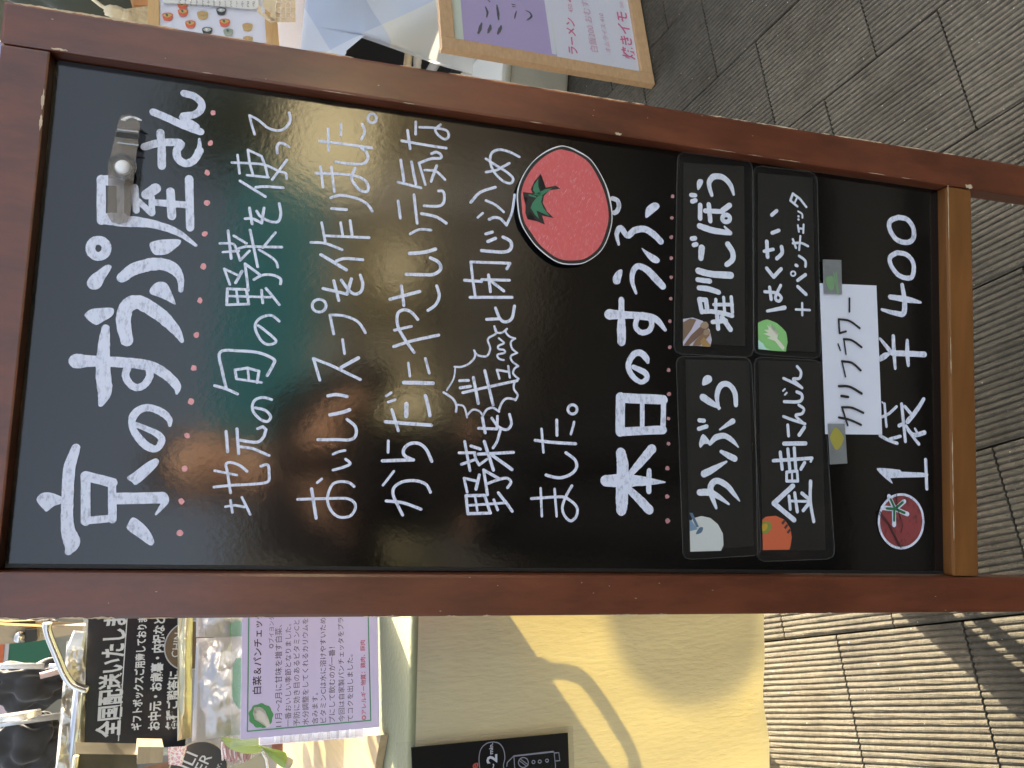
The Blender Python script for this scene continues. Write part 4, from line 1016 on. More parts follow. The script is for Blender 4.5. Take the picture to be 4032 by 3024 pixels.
# hand loop under the table edge whose shadow shows through the cloth
tanE = math.tan(SUN_EL); FP = T0; FN = TY
def hang(px, py, z0):                                            # a point at height z0 on the sun ray through this place of the cloth
    s = onp(px, py, FP, FN); k = (HC-(HC-z0)*SC-s.z)/sd.z; return s + sd*k
hp = [hang(*q) for q in ((2120, 2610, 0.70), (2165, 2634, 0.70), (2225, 2640, 0.695), (2290, 2668, 0.69), (2350, 2740, 0.69), (2420, 2850, 0.69), (2470, 2930, 0.69), (2492, 3000, 0.69), (2475, 3060, 0.69), (2420, 3075, 0.70))]
b = MB(); b.tube([Vector(p) for p in cat_rom(hp, 4)], 0.0105, 10)
b.build('carry_loop', m_tsteel, tbl)
# cloth: top sheet and hanging front, softly rippled
clo = empty('table_cloth', T0 - TX*TL/2 + Vector((0, 0, ZT)), 'yellow green cloth draped over the table, glowing where the sun comes through', 'tablecloth')
HEM = onp(3000, 2600, T0, TY).z
def drape(u, v):
    x = -TL - 0.01 + (TL+0.02)*u; z = HEM + (ZT-0.008-HEM)*(1-v)
    k = v; y = -0.004 - 0.005*k*math.sin(x*23+1.2*math.sin(x*7)) - 0.0025*k*math.sin(x*51+z*9)
    if v > 0.985: y -= 0.003
    return MT @ Vector((x, y, z))
b = MB(); b.sheet(drape, 220, 50)
def edge(u, v):
    x = -TL-0.01+(TL+0.02)*u; a = v*math.pi/2
    return MT @ Vector((x, 0.004-0.008*math.cos(a), ZT-0.008+0.008*math.sin(a)))
b.build('front_drop', m_cloth, clo, normals=False)
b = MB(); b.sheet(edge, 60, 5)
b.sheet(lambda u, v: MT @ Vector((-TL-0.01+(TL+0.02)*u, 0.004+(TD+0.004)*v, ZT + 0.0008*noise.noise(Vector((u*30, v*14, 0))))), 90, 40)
b.build('top_sheet', mat('shaded_cloth_top', (0.21, 0.22, 0.115), rough=0.85, bump=0.7, bscale=130, sheen=0.2), clo, normals=False)  # darker copy of the cloth: shade put into the colour

# leaflet pinned on the cloth
FPc = T0 - TY*0.012
lf = empty('leaflet', onp(1930, 2950, FPc, FN), 'black leaflet with white line drawings hanging on the front of the yellow green cloth', 'leaflet')
m_leaf = mat('black_leaflet', (0.016, 0.015, 0.014), rough=0.22, ior=1.5, bump=0.06, bscale=9)
q = [onp(*p, FPc, FN) for p in ((1619, 2943), (2236, 2885), (2242, 3060), (1625, 3090))]
b = MB(); b.prism(q, -FN, 0.0008); b.build('sheet', m_leaf, lf)
b = MB(); q = [onp(*p, FPc - TY*-0.0012, FN) for p in ((1560, 2924), (2256, 2858), (2262, 3060), (1566, 3090))]
b.prism(q, -FN, 0.0003); b.build('film', mat('leaflet_film', (0.5, 0.48, 0.4), rough=0.3, alpha=0.08), lf)
k3 = 832/2212
def lp(pts): return [(1400+x*k3, 2400+y*k3) for x, y in pts]
def lstroke(mb, pts, wpx, closed=False, h=0.0006):
    P0 = T0 - TY*(0.0125); M = frame(T0 - TY*0.0125, TX, Vector((0, 0, 1))); Mi = M.inverted()
    v = []
    for x, y in lp(pts): a = Mi @ onp(x, y, P0, FN); v.append((a.x, a.y, wpx*k3/FPX*1.25))
    if closed: v.append(v[0])
    ribbon(mb, M, cat_rom(v, 5) if len(v) > 3 and closed != 2 else v, h + random.uniform(0, .0002))
mb = MB()
lstroke(mb, [(1440, 1385), (1500, 1400), (1545, 1460), (1560, 1550), (1545, 1640), (1570, 1700)], 9)
lstroke(mb, [(1440, 1385), (1370, 1400), (1310, 1460), (1290, 1560), (1300, 1700)], 9)
for s in ([(1580, 1640), (1585, 1600), (1655, 1530), (2065, 1482)], [(1655, 1530), (1665, 1700)], [(1655, 1535), (2075, 1490)], [(2075, 1490), (2090, 1640), (2085, 1720)], [(2085, 1500), (2125, 1495), (2135, 1580), (2095, 1585)]):
    for i in range(len(s)-1): lstroke(mb, [s[i], s[i+1]], 9)
for c, r in (((1755, 1600), 52), ((1860, 1595), 16), ((1925, 1590), 16), ((2002, 1580), 16)):
    lstroke(mb, [(c[0]+r*math.cos(a), c[1]+r*math.sin(a)) for a in [k*0.7 for k in range(9)]], 9, True)
lstroke(mb, [(1712, 1580), (1790, 1640)], 8); lstroke(mb, [(1725, 1565), (1805, 1625)], 8)
mb.build('drawing', mat('leaflet_line', (0.32, 0.33, 0.38), rough=0.6), lf, normals=False)
ml = mat('leaflet_white', (0.62, 0.64, 0.72), rough=0.6)
FPd = T0 - TY*0.0136
tpx('min.', lp([(1437, 1512)])[0], lp([(1437, 1395)])[0], FPd, -FN, ml, lf, bold=0.02)
tpx('2', lp([(1478, 1600)])[0], lp([(1478, 1512)])[0], FPd, -FN, ml, lf, bold=0.03)
tpx('~', lp([(1462, 1665)])[0], lp([(1462, 1612)])[0], FPd, -FN, ml, lf, bold=0.03)
tpx('e', lp([(1280, 1665)])[0], lp([(1280, 1600)])[0], FPd, -FN, mat('leaflet_red', (0.55, 0.10, 0.08)), lf, bold=0.03)

# ------------------------------------------------------------------ info card in its acrylic stand
CBR, CBL = onz(1487, 2434, ZT+0.002), onz(1497, 2863, ZT+0.002)
cx_ = (CBR-CBL).normalized(); CN = Vector((cx_.y, -cx_.x, 0)); CN = (CN + Vector((0, 0, 0.10))).normalized()
kk = 832/2212
def q2(x, y): return (700+x*kk, 2400+y*kk)
st = empty('acrylic_stand', (CBL+CBR)/2 - CN*0.02, 'clear acrylic card stand on the green cloth behind the left stile', 'card stand')
m_acr = mat('acrylic', (0.55, 0.60, 0.62), rough=0.12, alpha=0.14)
b = MB(); b.prism([onp(*q2(*p), CBL-CN*0.004, CN) for p in ((560, 1440), (2105, 1308), (2100, -300), (560, -300))], CN, 0.0025); b.build('back_sheet', m_acr, st)
b = MB(); Mc = frame(CBL - CN*0.004, cx_, Vector((0, 0, 1)))
b.box(frame(CBL - CN*0.004, cx_, Vector((-cx_.y, cx_.x, 0))), (-0.02, -0.004, -0.0015), (0.20, 0.06, 0.001), 0.0005); b.build('foot', m_acr, st)
for k in range(9):
    x = 1020+k*98; b = MB(); b.prism([onp(*q2(*p), CBL-CN*0.012, CN) for p in ((x, 1400-k*7), (x+52, 1397-k*7), (x+52, 1230), (x, 1230))], CN, 0.010); b.build('slot_tab', mat('frosted_plastic', (0.72, 0.72, 0.76), rough=0.4, alpha=0.75), st)
b = MB(); b.prism([onp(*q2(*p), CBL-CN*0.022, CN) for p in ((860, 1420), (1950, 1340), (1940, 1180), (850, 1180))], CN, 0.012); b.build('inner_pocket', mat('frosted_pocket', (0.55, 0.53, 0.62), rough=0.4, alpha=0.7), st)
card = empty('info_card', (CBL+CBR)/2, 'white card with green border and printed Japanese text about cabbage soup', 'information card')
b = MB(); b.prism([onp(*q2(*p), CBL, CN) for p in ((655, 1360), (2113, 1230), (2085, -300), (680, -300))], CN, 0.0007); b.build('paper', mat('lavender_white_paper', (0.40, 0.43, 0.66), rough=0.45, translucent=0.25, tcol=(0.75, 0.7, 0.8)), card)
CP = CBL + CN*0.0006; mg = mat('green_rule', (0.06, 0.33, 0.16), rough=0.5)
Mcard = frame(CP, cx_, Vector((0, 0, 1))); Mci = Mcard.inverted()
def cst(mb, p0, p1, w):
    v = []
    for p in (p0, p1): a = Mci @ onp(*q2(*p), CP, CN); v.append((a.x, a.y, w))
    ribbon(mb, Mcard, v, 0.0)
Mcard = frame(CP, cx_, CN.cross(cx_)); Mci = Mcard.inverted()
b = MB()
for p0, p1 in (((729, 1275), (747, -250)), ((729, 1275), (2020, 1160)), ((2020, 1160), (1985, -250))): cst(b, p0, p1, 0.0016)
b.build('border_line', mg, card, normals=False)
mk = mat('print_black', (0.03, 0.03, 0.035), rough=0.5); mr_ = mat('print_red', (0.50, 0.07, 0.09), rough=0.5); mgy = mat('print_grey', (0.10, 0.10, 0.13), rough=0.5)
for body, p0, p1, m_, bo in (('白菜＆パンチェッタ', (865, 880), (880, 20), mk, 0.012), ('◎ブイヨンタイプ', (1000, 405), (1005, -60), mgy, 0), ('11月～2月に甘味を増す白菜、', (1085, 1225), (1085, 160), mgy, 0),
    ('一番おいしい季節となりました。', (1182, 1222), (1183, 150), mgy, 0), ('予防に効き目のあるビタミンCと', (1272, 1215), (1270, 108), mgy, 0), ('水分調整をしてくれるカリウムを', (1364, 1205), (1360, 92), mgy, 0),
    ('含みます。', (1462, 1198), (1462, 872), mgy, 0), ('ビタミンCは水に溶けやすいため', (1550, 1182), (1545, 85), mgy, 0), ('プにして飲むのが一番！', (1642, 1180), (1640, 392), mgy, 0),
    ('今回は自家製パンチェッタをプラ', (1742, 1172), (1730, 85), mgy, 0), ('てコクを出しました。', (1832, 1165), (1828, 470), mgy, 0), ('◎アレルギー物質：鶏肉、豚肉', (1970, 1155), (1955, 320), mr_, 0.006)):
    tpx(body, q2(*p0), q2(*p1), CP, CN, m_, card, bold=bo)
b = MB(); pts = []
for k in range(40):
    a = k*2*math.pi/40; r = 1+0.05*math.cos(a*9+1); v = Mci @ onp(*q2(870+130*r*math.cos(a)*0.98, 1112+128*r*math.sin(a)), CP, CN); pts.append((v.x, v.y))
poly(b, Mcard, pts, 0.0004, smooth=False); b.build('cabbage_print', mat('cabbage_green', (0.09, 0.34, 0.13), rough=0.5), card)
b = MB(); pts = []
for p in [(935, 1235), (965, 1215), (955, 1160), (915, 1110), (915, 1060), (890, 1090), (885, 1030), (865, 1070), (850, 1018), (845, 1065), (800, 1025), (835, 1090), (785, 1085), (845, 1125), (805, 1150), (880, 1160)]:
    v = Mci @ onp(*q2(*p), CP, CN); pts.append((v.x, v.y))
poly(b, Mcard, pts, 0.0006, smooth=False); b.build('cabbage_print', m_cream, card, label='cream veins of the printed cabbage')

# ------------------------------------------------------------------ foil pouches, black sign, hook
def crinkle_quad(mb, c, P, n, nu, nv, amp, seed, sc=40, th=0.0):
    q = [onp(*p, P, n) for p in c]; n = Vector(n).normalized()
    def f(u, v):
        p = q[0]*(1-u)*(1-v)+q[1]*u*(1-v)+q[2]*u*v+q[3]*(1-u)*v
        e = min(u, 1-u, v, 1-v); k = min(1, e*7)
        s = noise.noise(p*sc+Vector((seed, 0, 0))); r = abs(noise.noise(p*sc*0.6+Vector((0, seed, 0)))); r3 = abs(noise.noise(p*sc*2.1+Vector((0, seed, 3))))
        return p + n*(amp*(s*0.5+ (0.5-r)*1.3 + (0.4-r3)*0.35)*k + th*math.sin(math.pi*min(1, max(0, u)))*math.sin(math.pi*v))
    mb.sheet(f, nu, nv, smooth=True)
VF = Vector((0.30, -0.95, 0.12)).normalized()
def pouch(name, c, seal, Y, label, m, seed, green=None, glabel=None):
    P = Vector((-0.7*SC, Y, 0)); e = empty(name, onp(*c[2], P, VF), label, 'foil pouch', 'silver foil soup pouches')
    b = MB(); crinkle_quad(b, c, P, VF, 70, 70, 0.0045, seed, 42, 0.012); b.build('body', m, e, normals=False)
    b = MB(); q = [onp(*p, P+VF*0.004, VF) for p in seal]; n = 11
    for k in range(n):
        a = k/n; c_ = (k+0.55)/n
        p = [q[0].lerp(q[3], a), q[0].lerp(q[3], c_), q[1].lerp(q[2], c_), q[1].lerp(q[2], a)]
        b.prism(p, -VF, 0.0012)
    b.build('seal_ridge', m, e)
    if green:
        b = MB(); b.prism([onp(*p, P+VF*0.0135, VF) for p in green], VF, 0.0005); b.build('label', mat('pouch_label_green', (0.045, 0.20, 0.08), rough=0.45), e)
    return e
m_gold = mat('pale_gold_foil', (0.52, 0.48, 0.32), rough=0.3, metal=0.9, bump=0.3, bscale=50)
pouch('foil_pouch', [q2(-5, 1375), q2(0, -200), q2(160, -200), q2(140, 1340)], [q2(10, 1360), q2(15, -200), q2(50, -200), q2(45, 1350)], 1.44, 'pale gold foil pouch standing rearmost behind the others', m_gold, 2)
pouch('foil_pouch', [q2(190, 290), q2(196, -400), q2(700, -400), q2(700, 290)], [q2(196, 285), q2(200, -400), q2(292, -400), q2(290, 285)], 1.39, 'silver foil pouch with green label tucked beside the menu board', m_foil, 5, [q2(548, 283), q2(548, 150), q2(600, 120), q2(700, 118), q2(700, 283)])
pouch('foil_pouch', [q2(145, 1385), q2(195, 300), q2(800, 285), q2(800, 1280)], [q2(185, 1385), q2(212, 320), q2(318, 300), q2(285, 1375)], 1.335, 'crinkled silver foil pouch directly behind the printed info card', m_foil, 9, [q2(570, 900), q2(575, 600), q2(610, 510), q2(800, 500), q2(800, 1040), q2(640, 1040), q2(585, 960)])

k1 = 832/2212
def q1(x, y): return (x*k1, 2400+y*k1)
SP = Vector((-0.8*SC, 1.78*SC, 0)); SN = Vector((0.28, -0.95, 0.10)).normalized()
sg = empty('black_sign', onp(*q1(1500, 800), SP, SN), 'black sign in a clear holder with white handwritten Japanese delivery notice', 'sign')
b = MB(); b.prism([onp(*q1(*p), SP, SN) for p in ((790, 1485), (810, 1510), (1950, 1530), (2000, -300), (895, -300))], SN, 0.0028); b.build('holder', mat('sign_acrylic', (0.5, 0.52, 0.50), rough=0.10, alpha=0.30), sg)
b = MB(); b.prism([onp(*q1(*p), SP+SN*0.002, SN) for p in ((850, 1412), (1940, 1448), (2000, -300), (948, -300))], SN, 0.0012); b.build('board', mat('sign_black', (0.006, 0.0085, 0.016), rough=0.22, ior=1.35, bump=0.03, bscale=20), sg)
SQ = SP + SN*0.0030; ms = mat('sign_marker', (0.52, 0.52, 0.52), rough=0.6)
for body, p0, p1, bo, hp_ in (('全国配送いたします', (1235, 1325), (1318, -120), 0.03, 235), ('ギフトボックスご用意しております', (1468, 1258), (1540, -10), 0.03, 100), ('お中元・お歳暮・内祝など', (1662, 1258), (1722, 60), 0.03, 120), ('各種ご贈答に', (1838, 1258), (1868, 640), 0.03, 112)):
    tpx(body, q1(*p0), q1(*p1), SQ, SN, ms, sg, bold=bo, height=hp_*k1/FPX*1.62)
Ms = frame(SQ, Vector((SN.y*-1, SN.x, 0)), Vector((0, 0, 1))); Msi = Ms.inverted()
b = MB(); v = []
for p in ((1240, 1372), (1345, -120)): a = Msi @ onp(*q1(*p), SQ, SN); v.append((a.x, a.y, 0.0018))
Xs = (onp(*q1(1345, -120), SQ, SN)-onp(*q1(1240, 1372), SQ, SN)); Msl = frame(onp(*q1(1240, 1372), SQ, SN), Xs, SN.cross(Xs))
ribbon(b, Msl, [(0, 0, 0.0018), (Xs.length, 0, 0.0018)], 0.0004); b.build('underline', ms, sg, normals=False)
dl = empty('round_label', onp(745, 2541, SP+SN*0.006, SN), 'round brown label with white rim stuck low on the black sign', 'label')
def disc_px(name, c, r, P, n, m, par, th=0.001):
    C = onp(*c, P, n); Rr = (onp(c[0]-r, c[1], P, n)-C).length; b = MB()
    n = Vector(n).normalized(); X = Vector((0, 0, 1)).cross(n).normalized(); Mx = frame(C, X, n.cross(X)); b.lathe(Mx, [(Rr, 0), (Rr, th)], 48); return b.build(name, m, par)
disc_px('rim', (748, 2541), 102, SP+SN*0.004, SN, mat('grey_rim', (0.42, 0.42, 0.42), rough=0.5), dl)
disc_px('face', (748, 2541), 97, SP+SN*0.0052, SN, mat('brown_print', (0.095, 0.060, 0.032), rough=0.5, var=0.25, vscale=30), dl)
tpx('CHIN', q1(1868, 500), q1(1905, 245), SP+SN*0.0066, SN, ms, dl, bold=0.0)

# metal bar hook, silver rail, crumpled foil
YH = 1.80*SC
hk = empty('metal_hook', ony(320, 2712, YH), 'bent polished metal hook with a flattened round tip rising behind the black sign', 'hook')
pts = [ony(px, py, YH - 0.02) for px, py in ((188, 2453), (186, 2475), (192, 2500), (205, 2535), (228, 2590), (250, 2645), (275, 2685), (300, 2702), (345, 2716))]
b = MB(); b.tube([Vector(p) for p in cat_rom(pts, 4)], [0.0072]*4+[0.0066]*29, 12); b.build('bar', m_steel, hk)
rl = tag(MB().tube([ony(312, 2700, 1.90*SC), ony(276, 3060, 1.90*SC)], 0.0085, 14).build('silver_rail', mat('silver_tube', (0.55, 0.57, 0.62), rough=0.3, metal=0.8), None, loc=ony(295, 2900, 1.90*SC)), 'silver tube lying along the back of the sign', 'rail')
b = MB(); P = Vector((0, 1.98*SC, 0)); n = Vector((0.25, -0.97, 0.1))
crinkle_quad(b, [q1(575, 1720), q1(700, 330), q1(900, 300), q1(880, 1720)], P, n, 90, 120, 0.022, 4, 38)
b.build('foil_sheet', mat('warm_foil', (0.50, 0.46, 0.38), rough=0.32, metal=0.75, bump=0.4, bscale=40), None, loc=onp(*q1(700, 900), P, n), label='crumpled silver foil sheet standing behind the hook', cat='foil sheet', normals=False)
b = MB(); crinkle_quad(b, [q1(690, 420), q1(770, 215), q1(900, 230), q1(880, 420)], Vector((0, 1.94*SC, 0)), n, 14, 16, 0.015, 6, 20)
b.build('plastic_bag', mat('cloudy_plastic', (0.8, 0.8, 0.78), rough=0.3, alpha=0.7), None, loc=onp(*q1(800, 300), P, n), label='cloudy clear plastic bag behind the top of the black sign', cat='plastic bag', normals=False)

# dark tin, wooden block, patterned pouch and round spice label below the sign
e = empty('tin_box', ony(450, 3000, 1.56*SC), 'dark metal tin below the black sign at the edge of the picture', 'tin')
b = MB(); b.prism([ony(*q1(*p), 1.56*SC) for p in ((790, 1510), (1440, 1520), (1440, 1800), (770, 1800))], (0, -1, 0), 0.04); b.build('wall', mat('dark_tin', (0.10, 0.085, 0.055), rough=0.35, metal=0.6, var=0.5, vscale=8), e)
b = MB(); b.tube([ony(*q1(800, 1530), 1.55*SC), ony(*q1(770, 1790), 1.55*SC)], 0.004, 8); b.build('rim', mat('pale_brass', (0.72, 0.66, 0.42), rough=0.3, metal=0.8), e)
b = MB(); b.prism([ony(*q1(*p), 1.55*SC) for p in ((1445, 1435), (1712, 1440), (1700, 1600), (1432, 1620))], (0, -1, 0), 0.03)
b.build('wooden_block', mat('block_wood', (0.34, 0.27, 0.17), rough=0.6, var=0.2, vscale=12, stretch=(1, 1, 6)), None, loc=ony(*q1(1570, 1520), 1.55*SC), label='small light wooden block between the tin and the checked pouch', cat='block')
e = empty('patterned_pouch', ony(*q1(1850, 1500), 1.63*SC), 'pink and white lattice patterned pouch under the black sign', 'pouch')
b = MB(); crinkle_quad(b, [q1(1760, 1440), q1(1960, 1430), q1(1900, 1640), q1(1765, 1620)], Vector((0, 1.63*SC, 0)), Vector((0, -1, 0)), 10, 10, 0.006, 3)
mpp = mat('pink_lattice', (0.8, 0.76, 0.78), rough=0.5); t_ = mpp.node_tree; vo = t_.nodes.new('ShaderNodeTexVoronoi'); vo.feature = 'DISTANCE_TO_EDGE'; vo.inputs['Scale'].default_value = 170
rp = t_.nodes.new('ShaderNodeValToRGB'); rp.color_ramp.elements[0].position = 0.08; rp.color_ramp.elements[1].position = 0.12; rp.color_ramp.elements[0].color = (0.8, 0.76, 0.78, 1); rp.color_ramp.elements[1].color = (0.66, 0.36, 0.40, 1)
tc_ = t_.nodes.new('ShaderNodeTexCoord'); t_.links.new(tc_.outputs['Object'], vo.inputs[0]); t_.links.new(vo.outputs[0], rp.inputs[0]); t_.links.new(rp.outputs[0], t_.nodes['Principled BSDF'].inputs['Base Color'])
b.build('body', mpp, e, normals=False)
LP = Vector((-0.75*SC, 1.47*SC, 0)); LN = Vector((0.3, -0.93, 0.2)).normalized()
e = empty('spice_bag', onp(783, 3060, LP, LN), 'brown paper spice bag with a round black label lettered in white', 'spice bag')
b = MB(); crinkle_quad(b, [q1(1490, 1650), q1(1820, 1580), q1(2350, 1900), q1(1500, 2200)], LP-LN*0.01, LN, 14, 14, 0.008, 8); b.build('bag', mat('brown_bag', (0.20, 0.10, 0.05), rough=0.6, var=0.3, vscale=30), e, normals=False)
disc_px('label_rim', (781, 3036), 119, LP, LN, mat('tan_rim', (0.45, 0.40, 0.30), rough=0.5), e)
disc_px('label_face', (781, 3036), 113, LP+LN*0.001, LN, mat('label_black', (0.020, 0.018, 0.016), rough=0.4, bump=0.05, bscale=60), e)
tpx('CHILI', q2(-10, 1960), q2(212, 1528), LP+LN*0.0024, LN, ms, e, bold=0.0); tpx('PEPPER', q2(95, 2040), q2(362, 1540), LP+LN*0.0024, LN, ms, e, bold=0.0)
tpx('Pepper, water,', q2(270, 2040), q2(458, 1612), LP+LN*0.0024, LN, ms, e)

# green leaf, cream paper, pink fringe, wooden tray
def poly_px(name, pts, P, n, th, m, par=None, **k):
    b = MB(); b.prism([onp(*p, P, n) for p in pts], n, th); return b.build(name, m, par, **k)
GP_ = Vector((-0.7*SC, 1.42*SC, 0)); GN = Vector((0.25, -0.95, 0.2)).normalized()
e = empty('folded_leaf', onp(*q2(900, 1500), GP_, GN), 'folded glossy green leaf ornament under the corner of the info card', 'leaf ornament')
def lsheet(top, bot, lift, nu=14, nv=6):
    T_ = cat_rom([list(q2(*p)) for p in top], 4); B_ = cat_rom([list(q2(*p)) for p in bot], 4); n_ = min(len(T_), len(B_))-1
    def f(u, v):
        i = u*n_; j = min(n_-1, int(i)); t = i-j
        a = Vector(T_[j]).lerp(Vector(T_[j+1]), t); c = Vector(B_[j]).lerp(Vector(B_[j+1]), t); p = a.lerp(c, v)
        return onp(p.x, p.y, GP_ + GN*(lift*math.sin(math.pi*v)), GN)
    b = MB(); b.sheet(f, 16, nv); return b
lsheet([(460, 1330), (560, 1345), (700, 1350), (850, 1360), (880, 1430)], [(460, 1345), (500, 1420), (600, 1480), (740, 1510), (880, 1490)], 0.012).build('blade', mat('pale_leaf_green', (0.34, 0.44, 0.14), rough=0.35, translucent=0.3, tcol=(0.55, 0.65, 0.2)), e, normals=False)
lsheet([(860, 1420), (960, 1450), (1060, 1470), (1130, 1500), (1145, 1560)], [(880, 1450), (950, 1530), (1020, 1600), (1070, 1640), (1115, 1660)], 0.01).build('blade', mat('leaf_green', (0.13, 0.22, 0.045), rough=0.35, translucent=0.2, tcol=(0.4, 0.5, 0.1)), e, label='darker green folded tip', normals=False)
lsheet([(1130, 1530), (1160, 1545), (1190, 1560), (1212, 1575)], [(1115, 1640), (1120, 1700), (1150, 1700), (1200, 1620)], 0.005).build('petal', mat('cream_petal', (0.36, 0.32, 0.22), rough=0.5), e, normals=False)
poly_px('petal', [q2(*p) for p in ((540, 1650), (700, 1600), (880, 1500), (930, 1560), (960, 1720), (540, 1720))], GP_-GN*0.01, GN, 0.001, mat('cream_petal', (0.36, 0.32, 0.22)), e)
b = MB(); b.tube([onp(*q2(*p), GP_-GN*0.004, GN) for p in ((885, 1490), (925, 1570), (950, 1720))], 0.0022, 6); b.build('stem', m_whitepl, e)
e = empty('paper_fringe', onp(*q2(620, 1480), GP_-GN*0.05, GN), 'bundle of pink and white shredded paper beside the round black label', 'paper filling')
rr = random.Random(9)
for k in range(34):
    y0 = 1330+rr.random()*120; x0 = 470+k*8.5; b = MB()
    v = [onp(*q2(x0+rr.uniform(-12, 12)+j*14*0.3, y0+j*rr.uniform(55, 80)), GP_-GN*(0.03+0.004*rr.random()), GN) for j in range(4)]
    b.tube(v, 0.0018, 4); b.build('paper_strip', mat('pink_shred' if k % 3 else 'white_shred', (0.50, 0.30, 0.32) if k % 3 else (0.75, 0.68, 0.68), rough=0.7), e)
tag(poly_px('book_stack', [q2(*p) for p in ((980, 1395), (1100, 1395), (1100, 1500), (990, 1480))], GP_-GN*0.03, GN, 0.03, mat('brown_spines', (0.22, 0.08, 0.06), rough=0.5, var=0.6, vscale=90), None, loc=onp(*q2(1040, 1450), GP_, GN)), 'small dark red packet edge beside the acrylic stand', 'packet')
MTz = MT @ Matrix.Translation((0, 0, ZT+0.001))
c0 = onz(*q2(2150, 1345), ZT); 
m_tray = mat('light_tray_wood', (0.36, 0.27, 0.15), rough=0.35, var=0.22, vscale=5, stretch=(14, 2, 14), coat=0.3)
tray = empty('serving_board', onz(1330, 2980, ZT), 'light wooden serving board lying on the cloth beside the info card', 'board')
q = [onz(*p, ZT+0.012) for p in ((1110, 2925), (1290, 2905), (1500, 2895), (1480, 3000), (1460, 3200), (1080, 3200))]
b = MB(); b.prism(q, (0, 0, 1), 0.011); b.build('slab', m_tray, tray)

# ------------------------------------------------------------------ street beyond the left table
m_dark = mat('black_textile', (0.018, 0.017, 0.018), rough=0.75, bump=0.6, bscale=40, sheen=0.3)
m_pole = mat('white_pole_paint', (0.78, 0.80, 0.84), rough=0.35)
YB = 3.2
for i, (c, r, sq, lb) in enumerate((((330, 790), 0.115, (0.66, 0.5, 1.15), 'black padded coat hanging between the white poles'), ((300, 1440), 0.115, (0.85, 0.5, 1.1), 'black coat hanging below the silver edged strip'), ((340, 165), 0.085, (0.24, 0.3, 1.15), 'small black bag hanging by the table clamp'))):
    C = ony(*q1(*c), YB); b = MB(); b.ball(C, r, 5, sq, 0.45, 7)
    e = b.build('black_coat' if i < 2 else 'black_bag', m_dark, None, loc=C, label=lb, cat='coat' if i < 2 else 'bag', normals=False)
for a, c, r, lb, m_ in (((-300, 592), (462, 594), 0.0085, 'upper white tent pole behind the hook', m_pole), ((512, 594), (760, 594), 0.0070, 'short white pole piece right under the upper tent pole', m_pole), ((-300, 1235), (640, 1112), 0.010, 'lower pale grey tent pole below the black coat', mat('grey_pole', (0.55, 0.56, 0.60), rough=0.3, metal=0.4))):
    y_ = 2.95; e = MB().tube([ony(*q1(*a), y_), ony(*q1(*c), y_)], r, 14).build('tent_pole', m_, None, loc=ony(*q1(*c), y_), label=lb, cat='pole', group='white tent poles')
b = MB(); crinkle_quad(b, [q1(-200, 1230), q1(-200, 1130), q1(430, 1035), q1(440, 1110)], Vector((0, 2.85, 0)), Vector((0, -1, 0)), 30, 6, 0.02, 5, 14)
b.build('foil_strip', mat('bright_foil', (0.9, 0.88, 0.86), rough=0.25, metal=0.9), None, loc=ony(*q1(200, 1130), 2.85), label='crumpled shiny foil strip along the lower tent pole', cat='foil strip', normals=False)
b = MB(); b.tube([ony(*q1(420, 695), 2.8), ony(*q1(760, 610), 2.8)], 0.010, 8); b.build('brush_handle', mat('pinkish_wood', (0.52, 0.36, 0.30), rough=0.5), None, loc=ony(*q1(600, 660), 2.8), label='thin pinkish stick with yellow tip in front of the black coat', cat='stick')
e = empty('folding_trestle', ony(*q1(500, 260), 2.5), 'pale wooden trestle board with black clamp and steel screw', 'trestle')
b = MB(); b.prism([ony(*q1(*p), 2.5) for p in ((-200, 130), (300, 200), (900, 172), (905, 235), (390, 330), (-200, 385))], (0, -1, 0), 0.03); b.build('board', mat('trestle_wood', (0.42, 0.33, 0.22), rough=0.5, var=0.1, vscale=8, stretch=(8, 1, 1)), e)
b = MB(); b.prism([ony(*q1(*p), 2.485) for p in ((262, 212), (385, 205), (388, 325), (256, 350))], (0, -1, 0), 0.06); b.build('clamp', mat('black_clamp', (0.02, 0.02, 0.02), rough=0.5), e)
b = MB(); b.ball(ony(*q1(205, 286), 2.49), 0.016, 2); b.build('screw', m_steel, e)
# shop front across the street
YS = 16.0
sh = empty('shop_front', (-8, YS, 0), 'glass shop front across the street with white, orange and green fascia stripes', 'shop')
Msh = frame((0, YS, 0), (1, 0, 0), (0, 0, 1)); hz = HC
def zrow(px): return (ony(px, 2600, YS)).z
m_wall = mat('beige_facade', (0.34, 0.30, 0.21), rough=0.7, var=0.25, vscale=1.5)
def band(name, z0, z1, m_, y=0.0, x0=-16, x1=3): b = MB(); b.box(None, (x0, YS-0.05-y, z0), (x1, YS+0.3, z1)); return b.build(name, m_, sh)
z96, z112, z128, z140, z230 = [ (1.25 + (250-p)/FPX*YS*1.12) for p in (98, 112, 127, 140, 232)]
band('wall', z96+0.12, 7.0, m_wall)
band('fascia', z112, z96, mat('fascia_white', (0.72, 0.62, 0.56), rough=0.5), 0.06)
band('stripe', z128, z112, mat('fascia_orange', (0.72, 0.16, 0.05), rough=0.5), 0.08)
band('stripe', z140, z128, mat('fascia_white', (0.72, 0.62, 0.56), rough=0.5), 0.06)
band('stripe', z230-0.1, z140, mat('fascia_green', (0.03, 0.15, 0.07), rough=0.5), 0.05)
band('base', -0.02, z230-0.1, m_wall)
for k in range(26):
    x = -16+k*0.75; b = MB(); b.box(None, (x, YS-0.10, z96+0.12), (x+0.06, YS-0.04, 6.5)); b.build('mullion', mat('grey_mullion', (0.22, 0.24, 0.24), rough=0.5), sh)
for z_ in (2.55, 3.1, 3.9): b = MB(); b.box(None, (-16, YS-0.12, z_), (3, YS-0.06, z_+0.05)); b.build('transom', MATS['grey_mullion'], sh)
